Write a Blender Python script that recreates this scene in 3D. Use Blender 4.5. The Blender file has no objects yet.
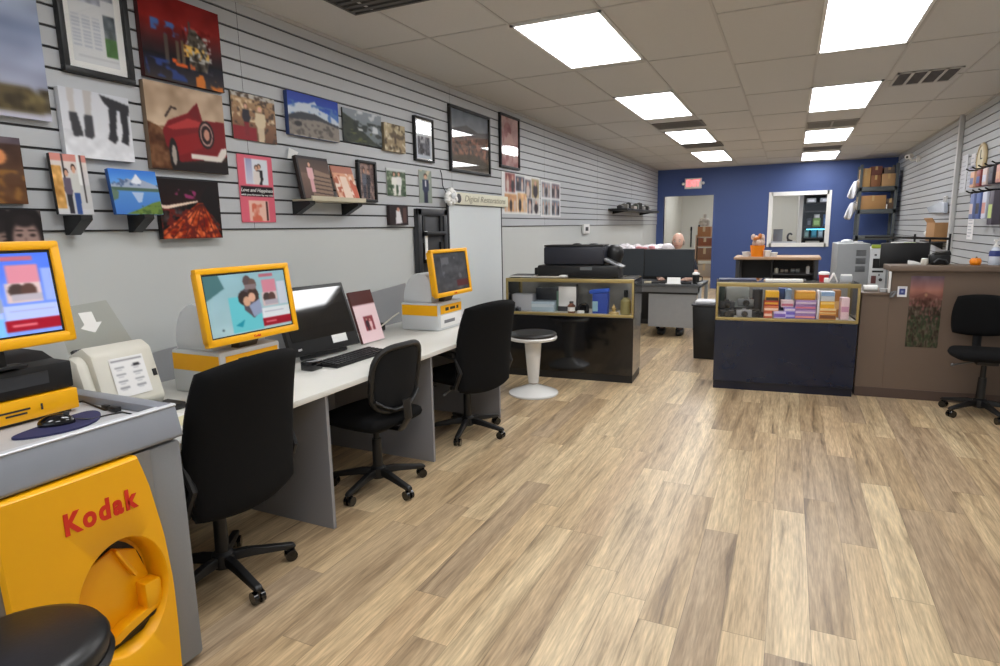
import bpy, bmesh, math, random
import numpy as np
from mathutils import Vector, Matrix
PI = math.pi
random.seed(4)
SC = bpy.context.scene
COL = SC.collection

# ------------------------------------------------------------------ colours and materials
def lin(c):
    c = c / 255.0
    return c / 12.92 if c <= 0.04045 else ((c + 0.055) / 1.055) ** 2.4

def S(r, g, b):
    return (lin(r), lin(g), lin(b), 1.0)

def node(nt, kind, **kw):
    n = nt.nodes.new(kind)
    for k, v in kw.items():
        setattr(n, k, v)
    return n

def base_mat(name):
    m = bpy.data.materials.new(name)
    m.use_nodes = True
    nt = m.node_tree
    return m, nt, nt.nodes['Principled BSDF']

MATS = {}
def mat(name, rgb, rough=0.5, metal=0.0, var=0.06, scale=18.0, bump=0.0, coat=0.0, spec=0.5, stretch=(1, 1, 1)):
    """plain procedural material: colour with a little noise, optional bump"""
    if name in MATS:
        return MATS[name]
    m, nt, p = base_mat(name)
    tc = node(nt, 'ShaderNodeTexCoord')
    mp = node(nt, 'ShaderNodeMapping'); mp.inputs['Scale'].default_value = stretch
    nz = node(nt, 'ShaderNodeTexNoise'); nz.inputs['Scale'].default_value = scale; nz.inputs['Detail'].default_value = 4
    nt.links.new(tc.outputs['Object'], mp.inputs[0]); nt.links.new(mp.outputs[0], nz.inputs['Vector'])
    mx = node(nt, 'ShaderNodeMix', data_type='RGBA')
    c = S(*rgb)
    mx.inputs[6].default_value = tuple(x * (1 - var) for x in c[:3]) + (1,)
    mx.inputs[7].default_value = tuple(min(1, x * (1 + var)) for x in c[:3]) + (1,)
    nt.links.new(nz.outputs['Fac'], mx.inputs[0]); nt.links.new(mx.outputs[2], p.inputs['Base Color'])
    p.inputs['Roughness'].default_value = rough; p.inputs['Metallic'].default_value = metal
    p.inputs['Coat Weight'].default_value = coat; p.inputs['Coat Roughness'].default_value = 0.05
    p.inputs['Specular IOR Level'].default_value = spec
    if bump:
        b = node(nt, 'ShaderNodeBump'); b.inputs['Strength'].default_value = bump; b.inputs['Distance'].default_value = 0.002
        nt.links.new(nz.outputs['Fac'], b.inputs['Height']); nt.links.new(b.outputs[0], p.inputs['Normal'])
    MATS[name] = m
    return m

def emit_mat(name, rgb, strength):
    m, nt, p = base_mat(name)
    p.inputs['Base Color'].default_value = (0.8, 0.8, 0.8, 1)
    p.inputs['Emission Color'].default_value = S(*rgb); p.inputs['Emission Strength'].default_value = strength
    MATS[name] = m
    return m

def glass_mat(name, tint=(1, 1, 1), rough=0.0, amount=1.0):
    m, nt, p = base_mat(name)
    nt.nodes.remove(p)
    out = nt.nodes['Material Output']
    tr = node(nt, 'ShaderNodeBsdfTransparent'); tr.inputs[0].default_value = (*tint, 1)
    gl = node(nt, 'ShaderNodeBsdfGlossy'); gl.inputs['Roughness'].default_value = rough
    fr = node(nt, 'ShaderNodeFresnel'); fr.inputs[0].default_value = 1.5
    ml = node(nt, 'ShaderNodeMath', operation='MULTIPLY'); ml.inputs[1].default_value = amount
    mx = node(nt, 'ShaderNodeMixShader')
    ge = node(nt, 'ShaderNodeNewGeometry'); iv = node(nt, 'ShaderNodeMath', operation='SUBTRACT'); iv.inputs[0].default_value = 1.0
    nt.links.new(ge.outputs['Backfacing'], iv.inputs[1])          # only the outer face of a pane reflects
    m2 = node(nt, 'ShaderNodeMath', operation='MULTIPLY'); nt.links.new(iv.outputs[0], m2.inputs[1])
    nt.links.new(fr.outputs[0], ml.inputs[0]); nt.links.new(ml.outputs[0], m2.inputs[0]); nt.links.new(m2.outputs[0], mx.inputs[0])
    nt.links.new(tr.outputs[0], mx.inputs[1]); nt.links.new(gl.outputs[0], mx.inputs[2]); nt.links.new(mx.outputs[0], out.inputs[0])
    MATS[name] = m
    return m

def picture_mat(name, rough, coat=0.0, emission=0.0):
    """printed surface: the print's own inks are a colour attribute on its mesh"""
    m, nt, p = base_mat(name)
    at = node(nt, 'ShaderNodeAttribute'); at.attribute_name = 'ink'
    nt.links.new(at.outputs['Color'], p.inputs['Base Color'])
    p.inputs['Roughness'].default_value = rough; p.inputs['Coat Weight'].default_value = coat; p.inputs['Coat Roughness'].default_value = 0.06
    p.inputs['Specular IOR Level'].default_value = 0.25
    if emission:
        nt.links.new(at.outputs['Color'], p.inputs['Emission Color']); p.inputs['Emission Strength'].default_value = emission
    MATS[name] = m
    return m

# ------------------------------------------------------------------ mesh building
class MB:
    def __init__(self):
        self.bm = bmesh.new()

    def _mark(self, n0, m):
        self.bm.faces.ensure_lookup_table()
        for f in self.bm.faces[n0:]:
            f.material_index = m

    def box(self, x0, x1, y0, y1, z0, z1, bev=0.0, seg=2, m=0, M=None):
        b = bmesh.new()
        vs = [b.verts.new((x, y, z)) for x in (x0, x1) for y in (y0, y1) for z in (z0, z1)]
        for q in ((0, 1, 3, 2), (4, 6, 7, 5), (0, 4, 5, 1), (2, 3, 7, 6), (0, 2, 6, 4), (1, 5, 7, 3)):
            b.faces.new([vs[i] for i in q])
        if bev:
            bmesh.ops.bevel(b, geom=list(b.edges), offset=bev, segments=seg, profile=0.5, affect='EDGES')
        self.merge(b, M, m)
        return self

    def merge(self, b, M=None, m=None):
        if m is not None:
            for f in b.faces:
                f.material_index = m
        if M is not None:
            b.transform(M)
        bmesh.ops.recalc_face_normals(b, faces=b.faces)
        t = bpy.data.meshes.new('tmp'); b.to_mesh(t); b.free()
        self.bm.from_mesh(t); bpy.data.meshes.remove(t)

    def lathe(self, prof, c=(0, 0, 0), n=32, m=0, M=None):
        b = bmesh.new(); rings = []
        for r, z in prof:
            if r < 1e-6:
                rings.append([b.verts.new((c[0], c[1], c[2] + z))])
            else:
                rings.append([b.verts.new((c[0] + r * math.cos(2 * PI * i / n), c[1] + r * math.sin(2 * PI * i / n), c[2] + z)) for i in range(n)])
        for a, d in zip(rings, rings[1:]):
            for i in range(n):
                j = (i + 1) % n
                if len(a) == 1 and len(d) == 1: continue
                if len(a) == 1: b.faces.new((a[0], d[i], d[j]))
                elif len(d) == 1: b.faces.new((a[i], a[j], d[0]))
                else: b.faces.new((a[i], a[j], d[j], d[i]))
        for r in (rings[0], rings[-1]):
            if len(r) > 2: b.faces.new(r)
        self.merge(b, M, m)
        return self

    def cyl(self, p0, p1, r0, r1=None, n=20, m=0):
        r1 = r0 if r1 is None else r1
        p0, p1 = Vector(p0), Vector(p1); d = p1 - p0
        M = Matrix.Translation(p0) @ d.to_track_quat('Z', 'Y').to_matrix().to_4x4()
        return self.lathe([(r0, 0), (r1, d.length)], n=n, m=m, M=M)

    def tube(self, pts, r, n=10, m=0, flat=1.0, up=(0, 0, 1)):
        """swept polyline; flat squashes the section along the second axis"""
        b = bmesh.new(); pts = [Vector(p) for p in pts]; rings = []
        rs = r if isinstance(r, (list, tuple)) else [r] * len(pts)
        prev = None
        for i, p in enumerate(pts):
            d = (pts[min(i + 1, len(pts) - 1)] - pts[max(i - 1, 0)]).normalized()
            a = Vector(up).cross(d)
            if a.length < 1e-3: a = Vector((1, 0, 0)).cross(d)
            a.normalize()
            if prev is not None and a.dot(prev) < 0: a = -a
            prev = a; e = d.cross(a)
            rings.append([b.verts.new(p + rs[i] * (math.cos(2 * PI * k / n) * a + flat * math.sin(2 * PI * k / n) * e)) for k in range(n)])
        for a, d in zip(rings, rings[1:]):
            for k in range(n):
                b.faces.new((a[k], a[(k + 1) % n], d[(k + 1) % n], d[k]))
        b.faces.new(rings[0]); b.faces.new(rings[-1])
        self.merge(b, None, m)
        return self

    def prism(self, poly, axis, a, c, m=0, bev=0.0, M=None):
        """polygon (2-D, in the two other axes) extruded along axis from a to c"""
        b = bmesh.new()
        def P(u, v, t):
            return {'x': (t, u, v), 'y': (u, t, v), 'z': (u, v, t)}[axis]
        A = [b.verts.new(P(u, v, a)) for u, v in poly]; D = [b.verts.new(P(u, v, c)) for u, v in poly]
        n = len(poly)
        b.faces.new(A); b.faces.new(D)
        for i in range(n):
            b.faces.new((A[i], A[(i + 1) % n], D[(i + 1) % n], D[i]))
        if bev:
            bmesh.ops.bevel(b, geom=list(b.edges), offset=bev, segments=2, profile=0.5, affect='EDGES')
        self.merge(b, M, m)
        return self

    def ball(self, c, r, m=0, n=20, M=None):
        r = (r, r, r) if isinstance(r, (int, float)) else r
        b = bmesh.new(); bmesh.ops.create_uvsphere(b, u_segments=n, v_segments=max(6, n // 2), radius=1)
        b.transform(Matrix.Translation(c) @ Matrix.Diagonal((*r, 1)))
        self.merge(b, M, m)
        return self

    def pillow(self, sx, sy, T, M=None, rnd=0.35, p=5, q=2.4, bend=None, n=18, m=0, taper=0.0):
        """upholstered pad: rounded rectangle sx by sy, thickness T, in the xy plane"""
        b = bmesh.new()
        ts = [math.copysign(1 - (1 - abs(t)) ** 1.5, t) for t in (2 * i / n - 1 for i in range(n + 1))]
        top, bot = {}, {}
        for i, u in enumerate(ts):
            for j, v in enumerate(ts):
                a = u + rnd * (u * math.sqrt(1 - v * v / 2) - u); d = v + rnd * (v * math.sqrt(1 - u * u / 2) - v)
                e = max(abs(u), abs(v)); h = (max(0, 1 - e ** p)) ** (1 / q) * T / 2
                x, y = a * sx / 2 * (1 + taper * d), d * sy / 2
                z = bend(a, d) if bend else 0
                top[i, j] = b.verts.new((x, y, z + h))
                bot[i, j] = top[i, j] if e > 0.9999 else b.verts.new((x, y, z - h))
        for i in range(n):
            for j in range(n):
                b.faces.new((top[i, j], top[i + 1, j], top[i + 1, j + 1], top[i, j + 1]))
                k = (bot[i, j], bot[i, j + 1], bot[i + 1, j + 1], bot[i + 1, j])
                if len(set(k)) == 4: 
                    try: b.faces.new(k)
                    except ValueError: pass
        self.merge(b, M, m)
        return self

    def quad(self, *pts, m=0):
        n0 = len(self.bm.faces)
        self.bm.faces.new([self.bm.verts.new(p) for p in pts]); self._mark(n0, m)
        return self

def link(name, me, mats, parent=None):
    o = bpy.data.objects.new(name, me); COL.objects.link(o)
    for m in (mats if isinstance(mats, (list, tuple)) else [mats]):
        me.materials.append(m)
    if parent is not None: o.parent = parent
    return o

def obj(name, b, mats, parent=None, smooth=35, label=None):
    me = bpy.data.meshes.new(name); b.bm.to_mesh(me); b.bm.free()
    if smooth:
        me.polygons.foreach_set('use_smooth', [True] * len(me.polygons))
        me.set_sharp_from_angle(angle=math.radians(smooth))
    o = link(name, me, mats, parent)
    if label: o['label'] = label
    return o

def thing(name, label, cat, loc=(0, 0, 0), rz=0.0, group=None, ry=0.0):
    o = bpy.data.objects.new(name, None); COL.objects.link(o)
    o.empty_display_size = 0.1
    o.location = loc; o.rotation_euler = (0, ry, rz)
    tag(o, label, cat, group)
    return o

def tag(o, label, cat, group=None):
    o['label'] = label; o['category'] = cat
    if group: o['group'] = group
    return o

def struct(name, b, mats, smooth=35, parent=None):
    o = obj(name, b, mats, parent, smooth)
    if parent is None: o['kind'] = 'structure'
    return o

def copy_tree(o, parent=None):
    c = o.copy(); COL.objects.link(c)
    if parent is not None: c.parent = parent
    for ch in list(o.children): copy_tree(ch, c)
    return c

def setmesh(o, b, mats=None):
    pass

def loc2w(root, x, y, z):
    M = Matrix.Translation(root.location) @ root.rotation_euler.to_matrix().to_4x4()
    return M @ Vector((x, y, z))

def text_mesh(name, body, size, mats, parent, M, bold=0.0, depth=0.0006, shear=0.0, width=None, spacing=1.0):
    cu = bpy.data.curves.new('t', 'FONT'); cu.body = body; cu.size = size; cu.offset = bold; cu.extrude = depth
    cu.align_x = 'CENTER'; cu.align_y = 'CENTER'; cu.shear = shear; cu.space_character = spacing
    cu.resolution_u = 4
    t = bpy.data.objects.new('t', cu); COL.objects.link(t)
    dg = bpy.context.evaluated_depsgraph_get()
    me = bpy.data.meshes.new_from_object(t.evaluated_get(dg))
    bpy.data.objects.remove(t); bpy.data.curves.remove(cu)
    if width:
        xs = [v.co.x for v in me.vertices]; w = max(xs) - min(xs)
        me.transform(Matrix.Diagonal((width / w, 1, 1, 1)))
    me.transform(M)
    me.materials.clear()
    return link(name, me, mats, parent)

# lettering on a surface whose outward normal is local +x, reading along +y, up +z
FACE_X = Matrix(((0, 0, 1, 0), (1, 0, 0, 0), (0, 1, 0, 0), (0, 0, 0, 1)))

# ------------------------------------------------------------------ painter for printed pictures
class Pic:
    def __init__(self, w, h, c=(200, 200, 200)):
        w, h = int(w * 1.7), int(h * 1.7)
        self.w, self.h = w, h
        self.a = np.empty((h + 1, w + 1, 3)); self.a[:] = c
        y, x = np.mgrid[0:h + 1, 0:w + 1]
        self.x, self.y = x / w, y / h
        self.asp = w / h

    def put(self, mask, c):
        k = np.clip(mask, 0, 1)[..., None]
        self.a = self.a * (1 - k) + np.asarray(c, float) * k
        return self

    def grad(self, c0, c1, y0=0.0, y1=1.0, x0=-1, x1=2):
        t = np.clip((self.y - y0) / (y1 - y0), 0, 1)[..., None]
        g = np.asarray(c0, float) * (1 - t) + np.asarray(c1, float) * t
        k = ((self.y >= y0 - 1e-6) & (self.y <= y1 + 1e-6) & (self.x >= x0) & (self.x <= x1))[..., None]
        self.a = np.where(k, g, self.a)
        return self

    def rect(self, x0, y0, x1, y1, c):
        return self.put(((self.x >= x0) & (self.x <= x1) & (self.y >= y0) & (self.y <= y1)).astype(float), c)

    def ell(self, cx, cy, rx, ry, c, soft=0.0, rot=0.0):
        dx, dy = (self.x - cx) * self.asp, self.y - cy
        if rot: dx, dy = dx * math.cos(rot) + dy * math.sin(rot), -dx * math.sin(rot) + dy * math.cos(rot)
        d = np.sqrt((dx / (rx * self.asp)) ** 2 + (dy / ry) ** 2)
        return self.put(np.clip((1 - d) / soft, 0, 1) if soft else (d <= 1).astype(float), c)

    def poly(self, pts, c, alpha=1.0):
        m = np.zeros_like(self.x, bool); n = len(pts)
        for i in range(n):
            (x0, y0), (x1, y1) = pts[i], pts[(i + 1) % n]
            if y0 == y1: continue
            k = ((self.y >= min(y0, y1)) & (self.y < max(y0, y1)))
            m ^= k & (self.x < x0 + (self.y - y0) * (x1 - x0) / (y1 - y0))
        return self.put(m * alpha, c)

    def line(self, x0, y0, x1, y1, w, c):
        dx, dy = (x1 - x0) * self.asp, y1 - y0; L = math.hypot(dx, dy)
        px, py = (self.x - x0) * self.asp, self.y - y0
        t = np.clip((px * dx + py * dy) / (L * L), 0, 1)
        d = np.hypot(px - t * dx, py - t * dy)
        return self.put((d <= w).astype(float), c)

    def field(self, f, seed=0, f2=None):
        r = np.random.RandomState(seed); gx, gy = int(f), int(f2 or f)
        g = r.rand(gy + 2, gx + 2)
        X, Y = self.x * gx, self.y * gy
        i, j = np.floor(X).astype(int), np.floor(Y).astype(int); u, v = X - i, Y - j
        u, v = u * u * (3 - 2 * u), v * v * (3 - 2 * v)
        i, j = np.clip(i, 0, gx), np.clip(j, 0, gy)
        return (g[j, i] * (1 - u) + g[j, i + 1] * u) * (1 - v) + (g[j + 1, i] * (1 - u) + g[j + 1, i + 1] * u) * v

    def noise(self, amp, f=10, seed=0, x0=0, y0=0, x1=1, y1=1, f2=None):
        k = ((self.x >= x0) & (self.x <= x1) & (self.y >= y0) & (self.y <= y1))[..., None]
        n = (self.field(f, seed, f2) + 0.5 * self.field(2 * f, seed + 1, f2 and 2 * f2) - 0.75)[..., None]
        self.a = np.clip(self.a + k * n * amp, 0, 255)
        return self

    def blot(self, c, f=8, thr=0.6, seed=0, x0=0, y0=0, x1=1, y1=1, alpha=1.0):
        k = (self.x >= x0) & (self.x <= x1) & (self.y >= y0) & (self.y <= y1)
        n = 0.65 * self.field(f, seed) + 0.35 * self.field(2 * f, seed + 1)
        return self.put(k * np.clip((n - thr) * 8, 0, 1) * alpha, c)

    def fig(self, cx, y0, y1, top, low, skin=(215, 170, 145), hair=(60, 42, 32), wide=1.0, bald=False):
        h = y1 - y0; k = wide * h / self.asp
        self.poly([(cx - .085 * k, y0 + .55 * h), (cx + .085 * k, y0 + .55 * h), (cx + .075 * k, y1), (cx - .075 * k, y1)], low)
        self.poly([(cx - .12 * k, y0 + .2 * h), (cx + .12 * k, y0 + .2 * h), (cx + .13 * k, y0 + .5 * h), (cx + .09 * k, y0 + .58 * h), (cx - .09 * k, y0 + .58 * h), (cx - .13 * k, y0 + .5 * h)], top)
        if not bald: self.ell(cx, y0 + .08 * h, .068 * k, .085 * h, hair)
        self.ell(cx, y0 + .105 * h, .055 * k, .075 * h, skin)
        return self

def ink_mesh(name, pic, y0, y1, z0, z1, x, material, parent):
    """flat print facing local +x, reading along +y"""
    w, h = pic.w, pic.h
    ys = np.linspace(y0, y1, w + 1); zs = np.linspace(z1, z0, h + 1)
    V = np.empty(((w + 1) * (h + 1), 3)); V[:, 0] = x
    V[:, 1] = np.tile(ys, h + 1); V[:, 2] = np.repeat(zs, w + 1)
    F = []
    for j in range(h):
        for i in range(w):
            a = j * (w + 1) + i
            F.append((a, a + w + 1, a + w + 2, a + 1))
    me = bpy.data.meshes.new(name); me.from_pydata(V.tolist(), [], F); me.update()
    q = pic.a
    for _ in range(2):                                            # soft edges, like a photograph
        q = np.pad(q, ((1, 1), (1, 1), (0, 0)), mode='edge')
        q = (q[:-2, 1:-1] + q[2:, 1:-1] + q[1:-1, :-2] + q[1:-1, 2:] + 2 * q[1:-1, 1:-1]) / 6
    c = np.clip(q.reshape(-1, 3), 0, 255) / 255.0
    c = c ** 1.14
    c = np.where(c <= 0.04045, c / 12.92, ((c + 0.055) / 1.055) ** 2.4)
    at = me.color_attributes.new('ink', 'FLOAT_COLOR', 'POINT')
    at.data.foreach_set('color', np.hstack([c, np.ones((len(c), 1))]).astype(np.float32).ravel())
    return link(name, me, material, parent)
# ------------------------------------------------------------------ camera, light level
cam_d = bpy.data.cameras.new('camera'); cam = bpy.data.objects.new('camera', cam_d); COL.objects.link(cam)
F_, YAW, PIT, ROL = 607.0, math.radians(25.418), math.radians(9.754), math.radians(-1.071)
fw = Vector((-math.sin(YAW) * math.cos(PIT), math.cos(YAW) * math.cos(PIT), -math.sin(PIT)))
rt = Vector((math.cos(YAW), math.sin(YAW), 0)); up = rt.cross(fw)
r2 = math.cos(ROL) * rt + math.sin(ROL) * up; u2 = -math.sin(ROL) * rt + math.cos(ROL) * up
cam.matrix_world = Matrix(((r2.x, u2.x, -fw.x, 0), (r2.y, u2.y, -fw.y, 0), (r2.z, u2.z, -fw.z, 1.5), (0, 0, 0, 1)))
cam_d.sensor_fit = 'HORIZONTAL'; cam_d.sensor_width = 36; cam_d.lens = 36 * F_ / 1000
cam_d.clip_start = 0.05; cam_d.clip_end = 100
SC.camera = cam
SC.view_settings.view_transform = 'Standard'; SC.view_settings.look = 'None'
SC.view_settings.gamma = 1; SC.view_settings.use_curve_mapping = False; SC.view_settings.exposure = 0.38
SC.cycles.use_denoising = True
SC.cycles.max_bounces = 10; SC.cycles.diffuse_bounces = 5; SC.cycles.transparent_max_bounces = 12
SC.cycles.sample_clamp_indirect = 6
wd = bpy.data.worlds.new('daylight'); SC.world = wd; wd.use_nodes = True
wd.node_tree.nodes['Background'].inputs[0].default_value = (0.78, 0.88, 1.0, 1)
wd.node_tree.nodes['Background'].inputs[1].default_value = 0.9

XL, XR, YF, YB, ZC, YR = -2.957, 1.95, -3.2, 15.2, 2.824, 19.0

# ------------------------------------------------------------------ materials
M_slat = mat('slatwall_grey', (184, 187, 190), 0.45, var=0.02, scale=2)
M_groove = mat('groove_dark', (58, 58, 60), 0.6)  # groove shade put into the colour, along with dark metal inserts
M_wall = mat('wall_paint_grey', (194, 197, 195), 0.6, var=0.02, scale=3)
M_blue = mat('wall_paint_blue', (62, 83, 138), 0.55, var=0.04, scale=2)
M_pale = mat('wall_paint_pale', (205, 204, 196), 0.6, var=0.03, scale=3)
M_white = mat('white_paint', (232, 232, 230), 0.4, var=0.02)
M_tile = mat('ceiling_tile', (204, 203, 201), 0.9, var=0.04, scale=60, bump=0.25)
M_tbar = mat('ceiling_bar', (190, 188, 186), 0.6, var=0.02)
M_black = mat('black_plastic', (20, 20, 21), 0.45, var=0.15)
M_blackg = mat('black_gloss', (9, 9, 11), 0.12, var=0.1, coat=0.4)
M_fabric = mat('black_fabric', (17, 17, 18), 0.95, var=0.3, scale=300, bump=0.4, spec=0.2)
M_mesh = mat('black_net', (27, 28, 30), 0.85, var=0.3, scale=220, bump=0.3, spec=0.2)
M_leather = mat('black_vinyl', (20, 20, 21), 0.38, var=0.15, scale=120, bump=0.15)
M_chrome = mat('chrome', (210, 210, 212), 0.2, 1.0)
M_steel = mat('steel_grey', (120, 122, 124), 0.4, 0.6)
M_top = mat('white_laminate', (226, 226, 220), 0.35, var=0.02)
M_panel = mat('grey_laminate', (142, 142, 146), 0.5, var=0.03, scale=5)
M_yellow = mat('yellow_plastic', (247, 178, 8), 0.35, var=0.03, scale=6)
M_kgrey = mat('kiosk_grey', (128, 130, 133), 0.5, var=0.05, scale=140, bump=0.1)
M_klid = mat('kiosk_lid_grey', (134, 138, 146), 0.4, var=0.03)
M_ktray = mat('kiosk_tray_grey', (186, 187, 188), 0.45, var=0.03)
M_red = mat('red_lettering', (214, 42, 18), 0.5)
M_ltgrey = mat('light_grey_plastic', (206, 209, 211), 0.45, var=0.02)
M_cream = mat('cream_plastic', (226, 224, 212), 0.45, var=0.02)
M_paper = mat('white_paper', (238, 238, 235), 0.7, var=0.01)
M_ink = mat('black_ink', (40, 40, 42), 0.7)
M_greyink = mat('grey_ink', (120, 120, 124), 0.7)
M_gold = mat('brass_trim', (178, 158, 104), 0.35, 0.55, var=0.05)
M_brown = mat('brown_laminate', (110, 93, 80), 0.5, var=0.05, scale=4)
M_brownd = mat('brown_edge', (84, 68, 60), 0.5, var=0.05, scale=4)
M_navy = mat('navy_gloss', (12, 25, 50), 0.16, var=0.15, scale=3, coat=0.1)
M_card = mat('cardboard', (170, 130, 88), 0.8, var=0.08, scale=20)
M_wood = mat('pale_wood', (184, 150, 120), 0.5, var=0.1, scale=8, stretch=(1, 6, 6))
M_pad = mat('navy_foam', (44, 46, 86), 0.8, var=0.1)
M_orange = mat('orange_plastic', (240, 138, 14), 0.45)
M_dgrey = mat('dark_grey', (62, 63, 66), 0.5, 0.2)
M_skin = mat('skin', (226, 182, 162), 0.5, var=0.05)
M_cloth = mat('dark_cloth', (38, 42, 52), 0.9)
M_print = picture_mat('print_satin', 0.45)
M_gloss = picture_mat('print_gloss', 0.3, coat=0.5)
M_screen = picture_mat('lit_screen', 0.3, emission=0.40)
M_dull = picture_mat('dull_screen', 0.3, emission=0.10)
M_glass = glass_mat('clear_glass')
M_pglass = glass_mat('picture_glass', amount=1.6)
M_acryl = glass_mat('smoky_acrylic', (0.93, 0.93, 0.90), 0.1)
M_lamp = emit_mat('lamp_diffuser', (250, 251, 253), 9.5)
M_exit = emit_mat('exit_letters', (255, 60, 80), 1.6)

def floor_material():
    m, nt, p = base_mat('oak_planks'); L = nt.links.new
    def math_(op, a, b=None):
        n = node(nt, 'ShaderNodeMath', operation=op)
        for i, v in enumerate((a, b)):
            if v is None: continue
            if isinstance(v, (int, float)): n.inputs[i].default_value = v
            else: L(v, n.inputs[i])
        return n.outputs[0]
    tc = node(nt, 'ShaderNodeTexCoord'); sp = node(nt, 'ShaderNodeSeparateXYZ'); L(tc.outputs['Object'], sp.inputs[0])
    xr = math_('DIVIDE', sp.outputs[0], 0.150); row = math_('FLOOR', xr)
    w1 = node(nt, 'ShaderNodeTexWhiteNoise', noise_dimensions='1D'); L(row, w1.inputs['W'])
    yr = math_('ADD', math_('DIVIDE', sp.outputs[1], 1.22), math_('MULTIPLY', w1.outputs['Value'], 7.3)); colm = math_('FLOOR', yr)
    pid = math_('ADD', math_('MULTIPLY', row, 37.7), math_('MULTIPLY', colm, 11.31))
    w2 = node(nt, 'ShaderNodeTexWhiteNoise', noise_dimensions='1D'); L(pid, w2.inputs['W'])
    ramp = node(nt, 'ShaderNodeValToRGB'); cr = ramp.color_ramp
    cols = [(0.0, (184, 159, 124)), (0.25, (214, 188, 148)), (0.5, (223, 201, 162)), (0.72, (200, 174, 136)), (0.88, (180, 158, 130)), (1.0, (210, 182, 143))]
    cr.elements[0].position = 0; cr.elements[0].color = S(*cols[0][1]); cr.elements[1].position = 1; cr.elements[1].color = S(*cols[-1][1])
    for q, c in cols[1:-1]:
        e = cr.elements.new(q); e.color = S(*c)
    L(w2.outputs['Value'], ramp.inputs[0])
    # grain runs along each plank and starts anew in the next one
    cb = node(nt, 'ShaderNodeCombineXYZ'); L(math_('MULTIPLY', sp.outputs[0], 11.0), cb.inputs[0]); L(math_('MULTIPLY', sp.outputs[1], 0.75), cb.inputs[1]); L(math_('MULTIPLY', pid, 0.371), cb.inputs[2])
    n1 = node(nt, 'ShaderNodeTexNoise'); n1.inputs['Scale'].default_value = 1.6; n1.inputs['Detail'].default_value = 7; n1.inputs['Roughness'].default_value = 0.62; n1.inputs['Distortion'].default_value = 0.6
    L(cb.outputs[0], n1.inputs['Vector'])
    g = node(nt, 'ShaderNodeValToRGB'); e = g.color_ramp.elements
    e[0].position = 0.30; e[0].color = (0.38, 0.35, 0.33, 1); e[1].position = 0.60; e[1].color = (1.04, 1.04, 1.04, 1)
    q = g.color_ramp.elements.new(0.42); q.color = (0.76, 0.73, 0.71, 1)
    L(n1.outputs['Fac'], g.inputs[0])
    n2 = node(nt, 'ShaderNodeTexNoise'); n2.inputs['Scale'].default_value = 12; n2.inputs['Detail'].default_value = 5; L(cb.outputs[0], n2.inputs['Vector'])
    g2 = node(nt, 'ShaderNodeMapRange'); g2.inputs[1].default_value = 0.3; g2.inputs[2].default_value = 0.7; g2.inputs[3].default_value = 0.72; g2.inputs[4].default_value = 1.14; L(n2.outputs['Fac'], g2.inputs[0])
    m1 = node(nt, 'ShaderNodeMix', data_type='RGBA', blend_type='MULTIPLY'); m1.inputs[0].default_value = 1; L(ramp.outputs[0], m1.inputs[6]); L(g.outputs[0], m1.inputs[7])
    m2 = node(nt, 'ShaderNodeMix', data_type='RGBA', blend_type='MULTIPLY'); m2.inputs[0].default_value = 1; L(m1.outputs[2], m2.inputs[6])
    cg = node(nt, 'ShaderNodeCombineColor')
    for i in range(3): L(g2.outputs[0], cg.inputs[i])
    L(cg.outputs[0], m2.inputs[7])
    fx, fy = math_('FRACT', xr), math_('FRACT', yr)
    seam = math_('MAXIMUM', math_('LESS_THAN', fx, 0.017), math_('LESS_THAN', fy, 0.0024))
    m3 = node(nt, 'ShaderNodeMix', data_type='RGBA'); L(math_('MULTIPLY', seam, 0.45), m3.inputs[0]); L(m2.outputs[2], m3.inputs[6]); m3.inputs[7].default_value = S(70, 56, 44)
    L(m3.outputs[2], p.inputs['Base Color'])
    p.inputs['Roughness'].default_value = 0.36
    b = node(nt, 'ShaderNodeBump'); b.inputs['Strength'].default_value = 0.12; b.inputs['Distance'].default_value = 0.002; L(n1.outputs['Fac'], b.inputs['Height']); L(b.outputs[0], p.inputs['Normal'])
    return m
M_floor = floor_material()

# ------------------------------------------------------------------ the setting
struct('floor', MB().box(XL - .1, XR + .1, YF - .1, YR + .1, -.06, 0), M_floor, 0)
struct('ceiling', MB().box(XL - .1, XR + .1, YF - .1, YR + .1, ZC, ZC + .06), M_tile, 0)

def slats(b, x, d, y0, y1, z0, z1, first, step, face=0, gap=1, n=40):
    """slatwall: boards of height step with recessed dark grooves; d = +1 or -1 outward"""
    prev = z0
    for k in range(n):
        z = first + k * step
        if z + .006 > z1: break
        b.box(min(x, x - d * .018), max(x, x - d * .018), y0, y1, prev, z - .006, m=face)
        prev = z + .006
    b.box(min(x, x - d * .018), max(x, x - d * .018), y0, y1, prev, z1, m=face)
    b.box(min(x - d * .012, x - d * .02), max(x - d * .012, x - d * .02), y0, y1, z0, z1, m=gap)

b = MB(); b.box(XL - .12, XL - .004, YF, YB, 0, ZC, m=2)
slats(b, XL + .014, 1, YF, YB, 1.53, ZC, 1.53 + .0868, .0868)
b.box(XL - .004, XL + .002, YF, YB, 1.522, 1.531, m=1)
for y in (.31, 2.75, 5.19, 7.63, 10.07, 12.51):
    b.box(XL + .0135, XL + .0146, y - .0012, y + .0012, 1.53, ZC, m=1)
struct('wall_left', b, [M_slat, M_groove, M_wall])
b = MB(); b.box(XR + .004, XR + .12, YF, YB, 0, ZC, m=2)
slats(b, XR - .014, -1, YF, YB, .30, ZC, .30 + .0935, .0935)
struct('wall_right', b, [M_slat, M_groove, M_wall])
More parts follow.
